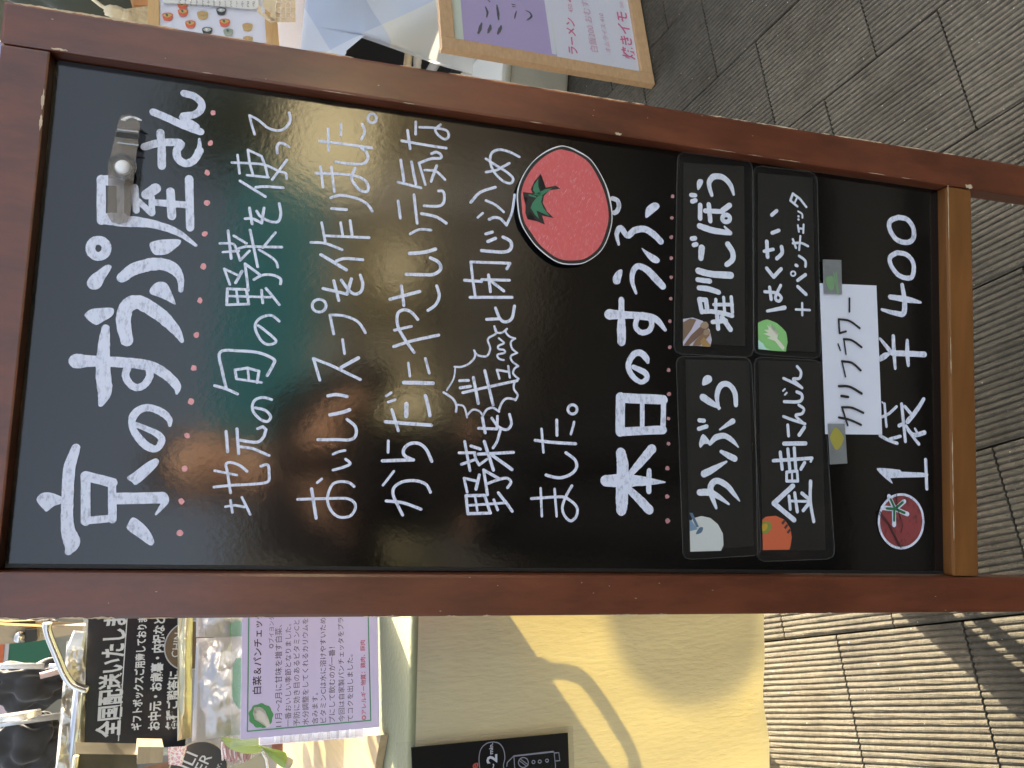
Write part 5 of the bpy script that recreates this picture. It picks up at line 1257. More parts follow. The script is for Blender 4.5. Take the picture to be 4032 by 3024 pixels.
for k in range(25):
    x = -16+k*0.75+0.06; b = MB(); b.box(None, (x, YS-0.07, z96+0.16), (x+0.69, YS-0.055, 5.8)); b.build('pane', mat('shop_glass_%d' % (k % 4), [(0.42, 0.40, 0.28), (0.30, 0.32, 0.22), (0.50, 0.48, 0.36), (0.24, 0.28, 0.20)][k % 4], rough=0.12, var=0.5, vscale=3), sh)
b = MB(); b.box(None, (-6.35, YS-0.16, 1.80), (-6.0, YS-0.12, 2.02)); b.build('shop_sign', mat('pink_sign', (0.75, 0.55, 0.55), rough=0.5), sh)
# ------------------------------------------------------------------ right stall
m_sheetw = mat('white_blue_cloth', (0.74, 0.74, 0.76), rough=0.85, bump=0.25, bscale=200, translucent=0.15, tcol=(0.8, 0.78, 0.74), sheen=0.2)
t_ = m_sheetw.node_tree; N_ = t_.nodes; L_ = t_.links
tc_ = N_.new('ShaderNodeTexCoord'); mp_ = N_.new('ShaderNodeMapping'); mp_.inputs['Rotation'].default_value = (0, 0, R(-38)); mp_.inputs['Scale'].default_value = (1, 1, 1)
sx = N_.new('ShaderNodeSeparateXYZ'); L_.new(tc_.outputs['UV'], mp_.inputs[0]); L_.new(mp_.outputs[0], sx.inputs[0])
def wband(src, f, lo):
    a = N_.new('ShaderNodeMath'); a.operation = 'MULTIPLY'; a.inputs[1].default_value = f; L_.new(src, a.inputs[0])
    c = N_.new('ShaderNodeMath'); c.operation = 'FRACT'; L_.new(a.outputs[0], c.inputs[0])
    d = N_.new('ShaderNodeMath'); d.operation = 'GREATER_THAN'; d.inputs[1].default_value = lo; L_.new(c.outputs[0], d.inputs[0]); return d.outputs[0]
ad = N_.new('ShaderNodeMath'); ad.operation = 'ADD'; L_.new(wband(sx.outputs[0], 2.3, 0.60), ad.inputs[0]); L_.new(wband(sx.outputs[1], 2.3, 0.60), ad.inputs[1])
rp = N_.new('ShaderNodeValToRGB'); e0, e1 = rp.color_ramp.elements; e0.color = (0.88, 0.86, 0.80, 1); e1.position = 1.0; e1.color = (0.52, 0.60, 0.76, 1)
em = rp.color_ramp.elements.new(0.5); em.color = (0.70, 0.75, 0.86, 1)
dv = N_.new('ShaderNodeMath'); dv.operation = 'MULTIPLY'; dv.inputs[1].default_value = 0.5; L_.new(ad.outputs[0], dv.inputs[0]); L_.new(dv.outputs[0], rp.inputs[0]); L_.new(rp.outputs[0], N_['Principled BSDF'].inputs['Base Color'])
YR = 2.35
st2 = empty('market_table', (1.4, YR+0.3, 0), 'market table under a checked white and blue cloth, right of the menu board', 'table')
m_wleg = mat('white_leg', (0.72, 0.76, 0.82), rough=0.35)
b = MB(); b.box(None, (0.62, YR+0.03, 0.745), (2.5, YR+0.75, 0.765), 0.003); b.build('table_top', m_tabletop, st2)
lg = [ony(1742, 205, 2.55), ony(1690, 290, 2.55)]; d_ = (lg[1]-lg[0])
b = MB(); b.tube([lg[0]-d_*4.2, lg[0]+d_*6], 0.016, 14); b.build('leg', m_wleg, st2)
for x, y in ((2.4, YR+0.1), (2.4, YR+0.65)): b = MB(); b.tube([(x, y, 0), (x, y, 0.745)], 0.016, 12); b.build('leg', m_wleg, st2)
# drape traced on its own plane; its hem rises and falls
hem = [(1050, 420), (1340, 330), (1360, 215), (1400, 175), (1452, 132), (1475, 142), (1492, 157), (1530, 148), (1580, 127), (1610, 130), (1660, 168), (1720, 210), (1752, 226), (1800, 262), (1860, 285), (1948, 290), (1960, 268), (1990, 180), (1990, 60), (1990, -600)]
hemp = [ony(px, py, YR) for px, py in hem]
def hemz(x):
    return None
cl2 = empty('checked_cloth', ony(1300, 100, YR), 'white and pale blue checked tablecloth hanging in loose folds from the market table', 'tablecloth')
bm_ = bmesh.new(); uvl = bm_.loops.layers.uv.new('UVMap')
out2 = [(1030, 480), (1225, 430), (1350, 215+0), (1400, 175), (1452, 132), (1475, 142), (1492, 157), (1530, 148), (1580, 127), (1610, 130), (1660, 168), (1720, 210), (1745, 226), (1800, 262), (1860, 285), (1948, 290), (1965, 268), (1990, 180), (2000, 60), (2010, -700), (1060, -700)]
out2[1] = (1350, 230)
from mathutils.geometry import intersect_point_tri_2d
def inside(p, P_):
    c = False; j = len(P_)-1
    for i in range(len(P_)):
        if (P_[i][1] > p[1]) != (P_[j][1] > p[1]) and p[0] < (P_[j][0]-P_[i][0])*(p[1]-P_[i][1])/(P_[j][1]-P_[i][1]+1e-9)+P_[i][0]: c = not c
        j = i
    return c
poly3 = [ony(x, y, YR) for x, y in out2]; P2d = [(p.x, p.z) for p in poly3]
xs = [p[0] for p in P2d]; zs = [p[1] for p in P2d]; nx, nz = 150, 110
def fold(x, z):
    return 0.030*math.sin(5.2*(x+0.55*z)*2.0) + 0.018*math.sin(11*(x-0.5*z)+1.3) + 0.012*math.sin(23*(x+0.9*z)) 
x0_, x1_, z0_, z1_ = min(xs), max(xs), min(zs), 0.775
def hemclip(x, z):                                               # slide a grid point onto the cloth outline
    return x, z
grid = {}
cols = []
for i in range(nx+1):
    x = x0_+(x1_-x0_)*i/nx
    # lowest z inside the outline at this x
    zz = [z0_+(z1_-z0_)*k/400 for k in range(401)]
    ins = [z for z in zz if inside((x, z), P2d)]
    cols.append((x, min(ins) if ins else None))
prev = None
for x, zl in cols:
    if zl is None: prev = None; continue
    col = []
    for k in range(nz+1):
        z = zl+(z1_-zl)*k/nz; f = min(1, (z1_-z)*6)
        col.append((bm_.verts.new((x, YR-0.012-fold(x, z)*f, z)), (x, z)))
    if prev:
        for k in range(nz):
            f = bm_.faces.new((prev[k][0], col[k][0], col[k+1][0], prev[k+1][0])); f.smooth = True
            for l, q_ in zip(f.loops, (prev[k], col[k], col[k+1], prev[k+1])): l[uvl].uv = q_[1]
    prev = col
me = bpy.data.meshes.new('front_drop'); off = cl2.location; bmesh.ops.translate(bm_, verts=bm_.verts, vec=-off); bm_.to_mesh(me); bm_.free(); me.materials.append(m_sheetw)
o = bpy.data.objects.new('front_drop', me); S.collection.objects.link(o); o.parent = cl2
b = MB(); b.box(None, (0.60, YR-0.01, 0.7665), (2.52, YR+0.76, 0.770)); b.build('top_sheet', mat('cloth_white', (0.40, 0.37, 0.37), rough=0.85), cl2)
# black space below: black sheet standing in for the shade, beige post with fleece, white box
b = MB(); b.box(None, (0.40, YR+0.80, 0.0), (2.3, YR+0.83, 0.74)); b.build('shade_sheet', m_dark, None, loc=(1.3, YR+0.8, 0), label='black sheet standing in for the shade under the market table', cat='dark sheet')
e = empty('wooden_post', ony(1610, 200, 2.5), 'beige wooden post with a strip of white fleece beside the black gap', 'post')
a_, c_ = ony(1610, 120, 2.52), ony(1600, 300, 2.52); b = MB(); b.tube([a_, a_.lerp(c_, .5)+Vector((0, 0, -.004)), c_, c_+(c_-a_)], 0.014, 10); b.build('post', mat('beige_post', (0.62, 0.52, 0.34), rough=0.6), e)
a_, c_ = ony(1650, 130, 2.50), ony(1640, 300, 2.50); b = MB(); n_ = 40
b.tube([a_.lerp(c_, k/20)+Vector((noise.noise(Vector((k*.7, 0, 0)))*.004, 0, 0)) for k in range(34)], [0.013+0.004*noise.noise(Vector((k*1.7, 3, 0))) for k in range(34)], 12)
b.build('fleece', mat('white_fleece', (0.62, 0.60, 0.54), rough=1, bump=1, bscale=300, sheen=0.6), e)
e = empty('white_box', ony(2050, 300, 2.2), 'white foam box standing on the paving under the market table', 'box')
m_foam = mat('white_foam', (0.72, 0.71, 0.64), rough=0.6, var=0.06, vscale=10, translucent=0.15)
g0 = onz(2236, 282, 0); g1 = onz(2190, 352, 0)
q = [ony(1780, 262, 2.20), ony(1770, 420, 2.20), onz(2200, 420, 0.0), onz(2228, 292, 0.0), ony(2240, 200, 2.0)]
b = MB(); bx0 = g1.x-0.10; b.box(frame((bx0, g0.y-0.02, 0), (1, 0.06, 0), (0, 1, 0)), (0, 0, 0.002), (g0.x-bx0+0.02, 0.30, 0.20), 0.01); b.build('body', m_foam, e)
b = MB(); b.box(frame((bx0, g0.y-0.02, 0), (1, 0.06, 0), (0, 1, 0)), (-0.01, -0.01, 0.202), (g0.x-bx0+0.04, 0.31, 0.235), 0.012); b.build('lid', mat('foam_lid', (0.78, 0.76, 0.68), rough=0.6), e)

# framed menu poster standing on the paving
PB0 = onz(2580, 332, 0.004); PB1 = onz(2523, 0, 0.004); px_ = (PB1-PB0); px_.z = 0; px_.normalize()
up = Vector((0, 0, 1)); bk = Vector((-px_.y, px_.x, 0)); 
PN = (Vector((px_.y, -px_.x, 0))*math.cos(R(9)) + up*math.sin(R(9))).normalized()
PY = PN.cross(px_)
TLp = onp(1743, 228, PB0, PN); PH = (TLp-PB0).dot(PY); PW = 0.62
MPo = frame(PB0, px_, PY)
Mi_ = MPo.inverted()
po = empty('menu_poster', PB0+px_*PW/2, 'light wooden framed poster with lilac sheet and pink handwriting leaning on the market table', 'poster')
m_fw = mat('beech_frame', (0.52, 0.33, 0.17), rough=0.5, var=0.12, vscale=10, stretch=(2, 12, 12)); fw = 0.034
for nm, a, c in (('frame_side', (0, 0, -0.02), (fw, PH, 0)), ('frame_side', (PW-fw, 0, -0.02), (PW, PH, 0)), ('frame_side', (fw+.0004, 0, -0.0195), (PW-fw-.0004, fw, -0.0006)), ('frame_side', (fw+.0004, PH-fw, -0.0195), (PW-fw-.0004, PH, -0.0006))):
    b = MB(); b.box(MPo, a, c, 0.002); b.build(nm, m_fw, po)
b = MB(); b.box(MPo, (fw*0.8, fw*0.8, -0.016), (PW-fw*0.8, PH-fw*0.8, -0.012)); b.build('backing', mat('pale_green_card', (0.62, 0.68, 0.55), rough=0.5), po)
def pxy(px, py, z=-0.0110): v = Mi_ @ onp(px, py, MPo @ Vector((0, 0, z)), PN); return v.x, v.y
def k7(x, y): return (1700+x*0.4521, y*0.4521)
def ppoly(name, pts, z, m_, label=None):
    b = MB(); poly(b, MPo, [pxy(*k7(*p), z) for p in pts], z, smooth=False); return b.build(name, m_, po, label=label, normals=False)
ppoly('lilac_sheet', [(283, 400), (1092, 498), (960, -200), (235, -200)], -0.0114, mat('lilac_paper', (0.40, 0.31, 0.55), rough=0.5))
ppoly('white_sheet', [(1048, 468), (1085, 475), (990, -200), (950, -200)], -0.0110, mat('menu_white_paper', (0.66, 0.67, 0.74), rough=0.5))
ppoly('white_sheet', [(1100, 500), (1862, 628), (1790, 300), (1700, -200), (985, -200)], -0.0106, MATS['menu_white_paper'])
b = MB(); m_chal = mat('smudged_black', (0.035, 0.03, 0.04), rough=0.8)
def pst(mb, pts, wpx, z=-0.0100):
    v = [(*pxy(*k7(p[0], p[1]), z), (p[2] if len(p) > 2 else wpx)*0.4521/FPX*1.75) for p in pts]
    ribbon(mb, MPo, cat_rom(v, 4) if len(v) > 2 else v, z, jag=0.2)
for s in ([(470, 62, 16), (485, 110, 24), (478, 150, 12)], [(568, 45, 14), (578, 110, 30), (582, 172, 14)], [(435, 200, 14), (422, 245, 32), (405, 290, 18)], [(512, 218, 16), (505, 250, 36), (490, 285, 18)], [(605, 225, 18), (592, 260, 34), (575, 295, 18)],
          [(700, 38, 12), (728, 42, 8)], [(704, 56, 12), (730, 60, 8)], [(738, 98, 10), (728, 130, 18), (722, 160, 10)], [(818, 92, 8), (855, 110, 16), (868, 145, 22), (830, 175, 10)], [(490, 0, 10), (505, 14, 14)], [(750, -6, 12), (790, -8, 12)]):
    pst(b, s, 14)
b.build('lettering', m_chal, po, label='black brush marks on the lilac sheet', normals=False)
m_pk = mat('pink_pen', (0.62, 0.10, 0.24), rough=0.6); m_pk2 = mat('faint_pink_pen', (0.62, 0.30, 0.42), rough=0.6)
def ptext(body, p0, p1, m_, z=-0.0096, bold=0.0):
    a = pxy(*k7(*p0), z); c = pxy(*k7(*p1), z); A_ = MPo @ Vector((*a, z)); B_ = MPo @ Vector((*c, z)); X = B_-A_
    text(body, frame(A_, X, PN.cross(X)), X.length, m_, po, bold=bold, lift=0.0)
ptext('ラーメン', (1268, 478), (1238, 165), m_pk, bold=0.02); ptext('450', (1232, 112), (1222, 40), m_pk2, bold=0.01); ptext('ス', (1212, 22), (1200, -70), m_pk, bold=0.02)
ptext('白飯200 おむすび', (1448, 455), (1345, -60), m_pk2); ptext('オムライス 410', (1562, 460), (1492, 120), m_pk2)
ptext('焼きイモ', (1765, 520), (1692, 110), m_pk, bold=0.02); ptext('200', (1672, 72), (1662, 20), m_pk2)
b = MB(); b.box(MPo, (fw, fw, -0.0086), (PW-fw, PH-fw, -0.0080)); b.build('cover_sheet', mat('poster_film', (0.7, 0.7, 0.7), rough=0.18, alpha=0.07), po)

# board of miniature soup bowls with wooden rails
YBW = 2.42
e = empty('bowl_board', ony(850, 0, YBW), 'white display board of small soup bowls between two light wooden rails', 'display board')
n_ = Vector((0.12, -0.97, 0.20)).normalized(); PBW = ony(1075, 150, YBW)
m_rw = mat('honey_wood', (0.60, 0.37, 0.15), rough=0.5, var=0.12, vscale=8, stretch=(2, 2, 14))
kb = 800/2212
def k5(x, y): return (600+x*kb, y*kb)
def bpp(name, pts, z, th, m_, par=e, smooth=False, label=None):
    q = [k5(*p) for p in pts]
    if smooth: q = [tuple(v) for v in cat_rom([list(p) for p in q], 4, True)]
    b = MB(); b.prism([onp(*p, PBW+n_*z, n_) for p in q], n_, th); return b.build(name, m_, par, label=label)
bpp('rail', [(-50, -500), (72, -500), (72, 620), (-50, 620)], 0.006, 0.02, m_rw)
bpp('rail', [(1222, -500), (1362, 230), (1400, 700), (1262, 700), (1225, 230)], 0.006, 0.02, m_rw)
bpp('sheet', [(70, -500), (1240, -500), (1268, 700), (70, 700)], 0.0, 0.004, mat('poster_white', (0.74, 0.75, 0.82), rough=0.3, translucent=0.2))
cols_ = {'r': (0.62, 0.10, 0.04), 'o': (0.50, 0.33, 0.12), 'k': (0.02, 0.02, 0.02), 'g': (0.33, 0.35, 0.28)}
sou = {'r': (0.60, 0.38, 0.10), 'o': (0.42, 0.32, 0.14), 'k': (0.42, 0.44, 0.40), 'g': (0.30, 0.34, 0.24)}
for (x, y, r, kd) in ((165, 172, 58, 'r'), (327, 48, 55, 'r'), (333, 128, 56, 'r'), (545, 155, 60, 'o'), (750, 115, 54, 'k'), (413, 255, 56, 'r'), (597, 328, 56, 'k'), (787, 238, 58, 'r'), (826, 342, 54, 'g'), (1036, 285, 57, 'o'), (1040, 425, 54, 'o')):
    mc = mat('bowl_'+kd, cols_[kd], rough=0.35); ms_ = mat('soup_'+kd, sou[kd], rough=0.3)
    bw = bpp('bowl', [(x-r, y-12), (x-r*.8, y+r*.55), (x-r*.4, y+r*.85), (x+r*.4, y+r*.85), (x+r*.8, y+r*.55), (x+r, y-12), (x+r*.7, y-r*.5), (x, y-r*.62), (x-r*.7, y-r*.5)], 0.004, 0.002, mc, smooth=True)
    bpp('soup', [(x-r*.82, y-8), (x, y+r*.28), (x+r*.82, y-8), (x, y-r*.50)], 0.0052, 0.001, ms_, bw, True)
    bpp('garnish', [(x-r*.4, y-16), (x-r*.1, y+6), (x+r*.1, y-10), (x-r*.1, y-24)], 0.0062, 0.001, mat('garnish_'+('w' if kd == 'k' else ('c' if kd == 'o' else 'd')), {'k': (0.7, 0.66, 0.62), 'o': (0.70, 0.30, 0.08)}.get(kd, (0.05, 0.09, 0.05)), rough=0.5), bw, True)
nl = empty('price_list', ony(820, 0, YBW-0.03), 'cream paper list with a curled lower edge above the bowls', 'paper list')
bpp('paper', [(110, -200), (118, 30), (350, 42), (620, 55), (860, 80), (1060, 100), (1140, 95), (1160, 60), (1160, -200)], 0.010, 0.001, mat('cream_paper', (0.70, 0.68, 0.62), rough=0.6), nl)
b = MB()
nr = random.Random(2)
for x in range(290, 1110, 62):
    for j in range(4):
        q = [onp(*k5(x+nr.uniform(-6, 6), -2+j*17+x*0.02), PBW+n_*0.0106, n_), onp(*k5(x+nr.uniform(8, 22), 2+j*17+x*0.02), PBW+n_*0.0106, n_)]
        d_ = (q[1]-q[0]).cross(n_).normalized()*0.0012; b.face([q[0]-d_, q[0]+d_, q[1]+d_, q[1]-d_])
b.build('writing', mat('grey_ink', (0.25, 0.24, 0.24)), nl, kind='stuff', normals=False)
# woven bamboo basket
e = empty('woven_basket', ony(1090, 40, 2.36), 'small pale woven bamboo basket hanging over the right wooden rail', 'basket')
m_bam = mat('bamboo_strip', (0.72, 0.56, 0.34), rough=0.55, var=0.15, vscale=40)
def wv(pts, z, th=0.0015): 
    b = MB(); b.prism([onp(*k5(*p), ony(1090, 40, 2.36)+n_*z, n_) for p in pts], n_, th); b.build('strip', m_bam, e)
for i in range(6):
    for j in range(4):
        x = 1345+j*54; y = -80+i*54; z = 0.004*((i+j) % 2)
        wv([(x+2, y+2), (x+51, y+2), (x+51, y+50), (x+2, y+50)], z+0.002*math.sin(i))
for s in ([(1150, 60), (1148, 130), (1190, 160), (1180, 60)], [(1190, 165), (1290, 245), (1345, 232), (1340, 215), (1290, 215), (1200, 130)], [(1290, -80), (1338, -80), (1345, 225), (1285, 232)], [(1200, -80), (1290, -80), (1286, 130), (1200, 70)]):
    wv(s, 0.012, 0.004)
# things by the top rail of the menu board (far right background)
k4 = 832/2212
def k4f(x, y): return (x*k4, y*k4)
def item(name, pts, Y, m_, label, cat, th=0.04, crink=0):
    P = ony(*k4f(*pts[0]), Y); c = [ony(*k4f(*p), Y) for p in pts]; b = MB(); b.prism(c, (0, -1, 0), th)
    return b.build(name, m_, None, loc=sum(c, Vector())/len(c), label=label, cat=cat)
item('violet_curtain', [(-260, -400), (60, -400), (200, 480), (100, 950), (-260, 950)], 9.0, mat('violet_curtain', (0.30, 0.30, 0.50), rough=0.8, var=0.2, vscale=3), 'violet blue curtain beyond the top corner of the menu board', 'curtain', 0.02)
b = MB(); b.ball(ony(*k4f(1050, -120), 2.9), 0.20, 5, (0.75, 0.5, 1.5), 0.25, 6); b.build('green_bag', mat('dark_green_bag', (0.045, 0.050, 0.030), rough=0.7, bump=0.5, bscale=60, sheen=0.3), None, loc=ony(*k4f(1050, -120), 2.9), label='dark green cloth bag tied with twine, above the menu board corner', cat='bag')
b = MB(); b.tube([ony(*k4f(930, -40), 2.68), ony(*k4f(1060, 60), 2.66), ony(*k4f(1190, 140), 2.65)], 0.005, 8); b.ball(ony(*k4f(1200, 130), 2.65), 0.019, 3, (1, .8, 1.4), .5, 9); b.ball(ony(*k4f(1320, 175), 2.65), 0.014, 3, (1.6, .8, 1), .5, 9)
b.build('twine', mat('jute', (0.68, 0.58, 0.38), rough=0.9, bump=1, bscale=150), None, loc=ony(*k4f(1190, 140), 2.65), label='knotted jute twine in front of the dark green bag', cat='twine')
item('paper_cup', [(530, -100), (690, -100), (700, 60), (640, 110), (520, 80)], 2.9, mat('cup_white', (0.72, 0.68, 0.60), rough=0.5), 'white paper cup left of the dark green bag', 'cup')
item('peach_pouch', [(720, -50), (820, -50), (840, 130), (700, 100)], 3.0, mat('peach_cloth', (0.62, 0.36, 0.28), rough=0.7, var=0.3, vscale=30), 'peach coloured cloth pouch behind the top edge of the menu board', 'pouch')
item('orange_cloth', [(1330, -200), (1560, -200), (1556, 60), (1400, 50)], 2.75, mat('orange_cloth', (0.55, 0.26, 0.10), rough=0.8), 'orange folded cloth above the checked fabric', 'cloth')
mpl = mat('plaid_fabric', (0.50, 0.40, 0.24), rough=0.85, var=0.25, vscale=60)
item('plaid_fabric', [(1330, 90), (1556, 60), (1556, 300), (1330, 300)], 2.72, mpl, 'folded beige plaid fabric next to the honey coloured rail', 'fabric')
item('grey_case', [(-60, -300), (1600, -300), (1600, 420), (-60, 420)], 3.6, mat('olive_shade', (0.12, 0.12, 0.08), rough=0.8, var=0.5, vscale=4), 'large olive grey stall backing behind the small bags', 'stall backing', 0.02)

# ------------------------------------------------------------------ unseen tent added beyond the right stall to cast the big shade
kio = empty('shade_tent', (4.0, 6.6, 0), 'unseen flat grey tent added beyond the right stall to keep it in shade', 'tent')
m_cv = mat('tent_canvas', (0.35, 0.35, 0.36), rough=0.8)
hx, hy = 2.80, 6.12  # opening shaped to let a patch of sun onto the paving
for a, c in (((1.94, 1.6), (7.5, hy-0.24)), ((1.94, hy-0.24), (hx-0.12, hy+0.22)), ((hx+0.12, hy-0.24), (7.5, hy+0.22)), ((1.94, hy+0.22), (7.5, 8.4))):
    b = MB(); b.box(None, (*a, 2.25), (*c, 2.29)); b.build('canopy', m_cv, kio)
for x, y in ((3.2, 1.7), (7.4, 1.7), (3.2, 8.3), (7.4, 8.3)): b = MB(); b.tube([(x, y, 0), (x, y, 2.25)], 0.02, 8); b.build('pole', m_pole, kio)

lc = onp(2690, 2400, FP, FN) + sd*4.9  # unseen ball added to throw a soft shadow on the cloth
ln_ = empty('shadow_ball', lc, 'unseen white ball added beside the grey tent edge to shade the cloth', 'shadow caster')
b = MB(); b.ball(lc, 0.13, 3, (1, 1, 1.15)); b.build('shade', mat('shadow_ball_white', (0.75, 0.72, 0.66), rough=0.8), ln_)
b = MB(); b.tube([lc + Vector((0, 0, 0.1)), lc + Vector((0.1, 0, 0.9))], 0.002, 6); b.build('cord', m_dark, ln_)

# ------------------------------------------------------------------ the street behind the photographer (seen mirrored in the enamel)
m_leafy = mat('ginkgo_yellow', (0.62, 0.52, 0.26), rough=0.6, var=0.4, vscale=3, translucent=0.2)
m_leafd = mat('dark_leaf', (0.05, 0.07, 0.02), rough=0.7, var=0.4, vscale=3)
m_bark = mat('bark', (0.07, 0.05, 0.035), rough=0.9)
rt = random.Random(21)
for i, (x, y, h, mm, lb) in enumerate(((5.6, -8.2, 2.6, m_leafy, 'rightmost yellow tree across the street behind the viewer'), (3.6, -9.0, 2.4, m_leafy, 'second yellow tree across the street behind the viewer'), (1.5, -8.6, 2.2, m_leafy, 'middle yellow tree across the street behind the viewer'), (-0.8, -9.4, 2.1, m_leafd, 'dark green tree across the street behind the viewer'), (4.8, -7.2, 4.1, m_leafd, 'tall dark tree over the yellow ones behind the viewer'))):
    e = empty('street_tree', (x, y, 0), lb, 'tree', 'street trees behind the viewer')
    b = MB(); b.tube([(x, y, 0), (x+.05, y, h*0.5), (x, y+.05, h)], [0.11, 0.08, 0.05], 8); b.build('trunk', m_bark, e)
    b = MB()
    for k in range(1000):
        p = Vector((rt.gauss(0, .27), rt.gauss(0, .27), rt.gauss(0, .25))); p = Vector((x, y, h)) + p; s = rt.uniform(.05, .12)
        a = Vector((rt.uniform(-1, 1), rt.uniform(-1, 1), rt.uniform(-1, 1))).normalized(); c = a.orthogonal().normalized()*s; d_ = a.cross(c).normalized()*s
        b.face([p-c, p-d_, p+c, p+d_])
    b.build('crown', mm, e, kind='stuff', normals=False)
bb = empty('office_building', (2, -13, 0), 'dark office building across the street behind the viewer', 'building')
b = MB(); b.box(None, (-9, -16, 0), (10, -13, 5.4)); b.build('wall', mat('dark_facade', (0.035, 0.03, 0.022), rough=0.8), bb)
for k in range(10):
    for j in range(3):
        x = -8.4+k*1.85; z = 0.5+j*1.6; b = MB(); b.box(None, (x, -12.99, z), (x+1.3, -12.95, z+1.1)); b.build('window', mat('office_window_%d' % ((k*3+j) % 3), [(0.05, 0.05, 0.05), (0.14, 0.12, 0.07), (0.06, 0.055, 0.045)][(k*3+j) % 3], rough=0.3), bb)
wp = empty('mirror_panels', (4.3, -6.3, 0), 'cream panels added behind the viewer to mirror as bright patches', 'reflection panel')  # panels added as bright patches in the enamel's reflection
b = MB(); b.box(frame((3.55, -6.3, 2.25), (1, -0.15, 0), (0, 0, 1)), (0, 0, 0), (1.35, 0.95, 0.04)); b.box(frame((1.1, -6.6, 1.5), (1, 0, 0), (0, 0, 1)), (0, 0, 0), (0.45, 0.5, 0.04)); b.box(frame((2.6, -6.5, 1.75), (1, 0, 0), (0, 0, 1)), (0, 0, 0), (0.5, 0.35, 0.04)); b.build('panel', mat('cream_board', (0.82, 0.72, 0.48), rough=0.7, var=0.3, vscale=2), wp)
for x in (3.6, 4.8): b = MB(); b.tube([(x, -6.4, 0), (x, -6.4, 2.3)], 0.03, 8); b.build('post', m_bark, wp)
aw = empty('teal_awning', (2.3, -6.4, 0), 'teal fabric awning on two poles behind the viewer', 'awning')
b = MB(); b.box(frame((0.75, -6.0, 2.62), (1, 0, 0), (0, 0.5, 1)), (0, 0, 0), (2.75, 0.86, 0.03)); b.build('canopy', mat('teal_canvas', (0.06, 0.36, 0.42), rough=0.7, translucent=0.5, tcol=(0.10, 0.60, 0.72)), aw)
for x in (0.8, 3.45): b = MB(); b.tube([(x, -6.0, 0), (x, -6.0, 2.65)], 0.025, 8); b.build('pole', m_pole, aw)

# ------------------------------------------------------------------ the photographer, mirrored in the panel
pe = empty('person', (0.02, -0.42, 0), 'standing person in a dark coat raising a phone with both hands, mirrored in the panel', 'person')
def skin_obj(name, chains, m_, parent, sub=2):
    vs = []; es_ = []; rs = []
    for ch in chains:
        prev = None
        for c in ch:
            if isinstance(c, int): prev = c; continue
            vs.append(Vector(c[:3])-parent.location); rs.append(c[3] if len(c) == 4 else (c[3], c[4])); i = len(vs)-1
            if prev is not None: es_.append((prev, i))
            prev = i
    me = bpy.data.meshes.new(name); me.from_pydata(vs, es_, []); o = bpy.data.objects.new(name, me); S.collection.objects.link(o); o.parent = parent
    sk = o.modifiers.new('s', 'SKIN'); sv = me.skin_vertices[0].data
    for i, r in enumerate(rs): sv[i].radius = r if isinstance(r, tuple) else (r, r)
    sv[0].use_root = True; sk.use_smooth_shade = True
    sb = o.modifiers.new('b', 'SUBSURF'); sb.levels = sub; sb.render_levels = sub
    bpy.context.view_layer.update(); dg = bpy.context.evaluated_depsgraph_get(); m2 = bpy.data.meshes.new_from_object(o.evaluated_get(dg)); o.modifiers.clear(); o.data = m2
    m2.materials.clear(); m2.materials.append(m_); return o
m_skin = mat('skin', (0.70, 0.42, 0.28), rough=0.5); m_coat = mat('dark_coat', (0.009, 0.008, 0.009), rough=0.95, spec=0.2)
X0, Y0 = 0.02, -0.42
body = skin_obj('body', [[(X0, Y0, 0.92, .12, .09), (X0, Y0, 1.15, .13, .09), (X0, Y0, 1.33, .14, .09), (X0, Y0+.01, 1.42, .055), (X0, Y0+.03, 1.475, .055), (X0, Y0+.045, 1.54, .078, .092), (X0, Y0+.04, 1.615, .078, .095), (X0, Y0+.03, 1.68, .05)],
  [2, (X0-.17, Y0, 1.36, .055), (X0-.23, Y0+.08, 1.12, .042), (X0-.13, Y0+.25, 1.17, .032), (X0-.105, Y0+.33, 1.215, .024)],
  [2, (X0+.17, Y0, 1.36, .055), (X0+.23, Y0+.08, 1.12, .042), (X0+.13, Y0+.25, 1.17, .032), (X0+.085, Y0+.33, 1.215, .024)],
  [0, (X0-.09, Y0, .86, .09), (X0-.10, Y0+.01, .48, .062), (X0-.10, Y0-.01, .09, .04), (X0-.10, Y0+.12, .04, .035)],
  [0, (X0+.09, Y0, .86, .09), (X0+.10, Y0+.01, .48, .062), (X0+.10, Y0-.01, .09, .04), (X0+.10, Y0+.12, .04, .035)]], m_skin, pe)
skin_obj('coat', [[(X0, Y0, 0.80, .17, .125), (X0, Y0, 1.05, .16, .12), (X0, Y0, 1.32, .165, .115), (X0, Y0, 1.425, .075)],
  [2, (X0-.17, Y0, 1.365, .075), (X0-.235, Y0+.08, 1.12, .062), (X0-.135, Y0+.24, 1.165, .046)], [2, (X0+.17, Y0, 1.365, .075), (X0+.235, Y0+.08, 1.12, .062), (X0+.135, Y0+.24, 1.165, .046)]], m_coat, pe)
skin_obj('trousers', [[(X0, Y0, .90, .14, .11), (X0-.09, Y0, .82, .11), (X0-.10, Y0+.01, .48, .085), (X0-.10, Y0, .12, .07)], [0, (X0+.09, Y0, .82, .11), (X0+.10, Y0+.01, .48, .085), (X0+.10, Y0, .12, .07)]], mat('dark_trousers', (0.010, 0.010, 0.012), rough=0.95, spec=0.2), pe)
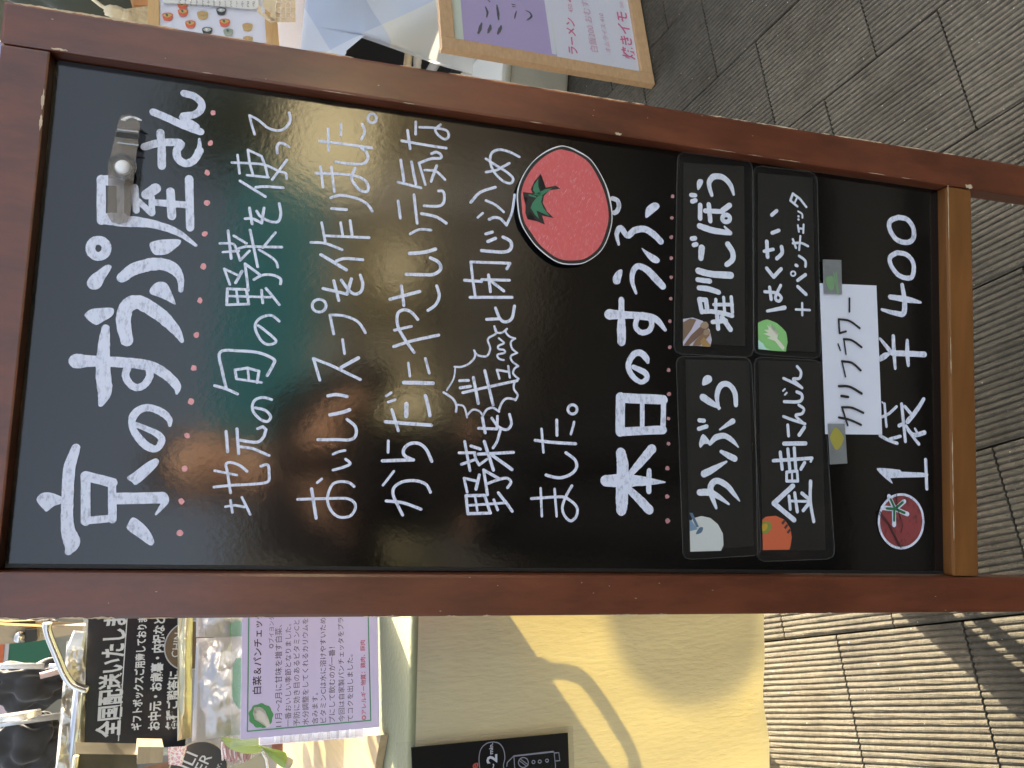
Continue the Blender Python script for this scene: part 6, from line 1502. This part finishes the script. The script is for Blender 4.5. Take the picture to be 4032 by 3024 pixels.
for s in (-1, 1):
    b = MB(); b.ball((X0+s*.10, Y0+.07, .045), 1, 3, (.05, .14, .045)); b.build('shoe', mat('shoe', (0.03, 0.025, 0.02), rough=0.5), pe)
    b = MB(); b.ball((X0+s*.030, Y0+.125, 1.575), .013, 2, (1, .6, .7)); ey = b.build('eye', mat('eye_white', (0.7, 0.68, 0.64), rough=0.2), pe)
    b = MB(); b.ball((X0+s*.030, Y0+.131, 1.575), .006, 2); b.build('iris', mat('iris', (0.03, 0.02, 0.015), rough=0.2), ey)
    b = MB(); b.ball((X0+s*.080, Y0+.04, 1.57), .028, 2, (.35, .6, 1)); b.build('ear', m_skin, pe)
b = MB(); b.ball((X0, Y0+.138, 1.55), .016, 2, (.8, 1.1, 1.6)); b.build('nose', m_skin, pe)
b = MB(); b.ball((X0, Y0+.126, 1.505), .022, 2, (1, .4, .3)); b.build('mouth', mat('lips', (0.45, 0.16, 0.14), rough=0.5), pe)
b = MB(); b.sheet(lambda u, v: Vector((X0, Y0+.025, 1.60)) + Vector((.094*math.cos(u*2*math.pi)*math.cos(v*1.45), .112*math.sin(u*2*math.pi)*math.cos(v*1.45) - .012, .112*math.sin(v*1.45) - (0.09 if math.sin(u*2*math.pi) < 0.25 else -0.012)*(1-v))), 28, 10); b.build('hair', mat('black_hair', (0.015, 0.012, 0.010), rough=0.5), pe, normals=False)
# phone and the hands that hold it, just behind the point of view
ph = empty('phone', CAM - cf*0.012, 'black smartphone held up in front of the person', 'phone')
Mph = frame(CAM - cf*0.0135, cr, cu)
b = MB(); b.box(Mph, (-0.036, -0.135, -0.004), (0.036, 0.014, 0.004), 0.003); b.build('case', mat('phone_black', (0.012, 0.012, 0.014), rough=0.3), ph)
for s in (-1, 1):
    W_ = Vector((X0 + (-.105 if s < 0 else .085), Y0+.33, 1.215)); c0 = CAM - cf*0.05
    palm = c0 + cr*s*0.052 - cu*0.075
    ch = [[(*W_, .022), (*(W_.lerp(palm, .5)), .028), (*palm, .027)]]
    for i in range(4):
        base = palm + cu*(0.024-0.018*i) + cf*0.005; ln = (.020, .024, .022, .017)[i]
        ch.append([2, (*base, .0095), (*(base + cf*ln*0.9 + cr*s*0.006), .0085), (*(base + cf*ln*1.15 - cr*s*0.010), .008), (*(base + cf*ln*1.1 - cr*s*(0.022+0.002*i)), .007)])
    ch.append([1, (*(palm + cu*0.030 - cf*0.010), .0105), (*(palm + cu*0.048 - cr*s*0.012 - cf*0.012), .0095), (*(palm + cu*0.056 - cr*s*0.026 - cf*0.006), .008)])
    skin_obj('hand', ch, m_skin, pe)
bpy.context.view_layer.update()
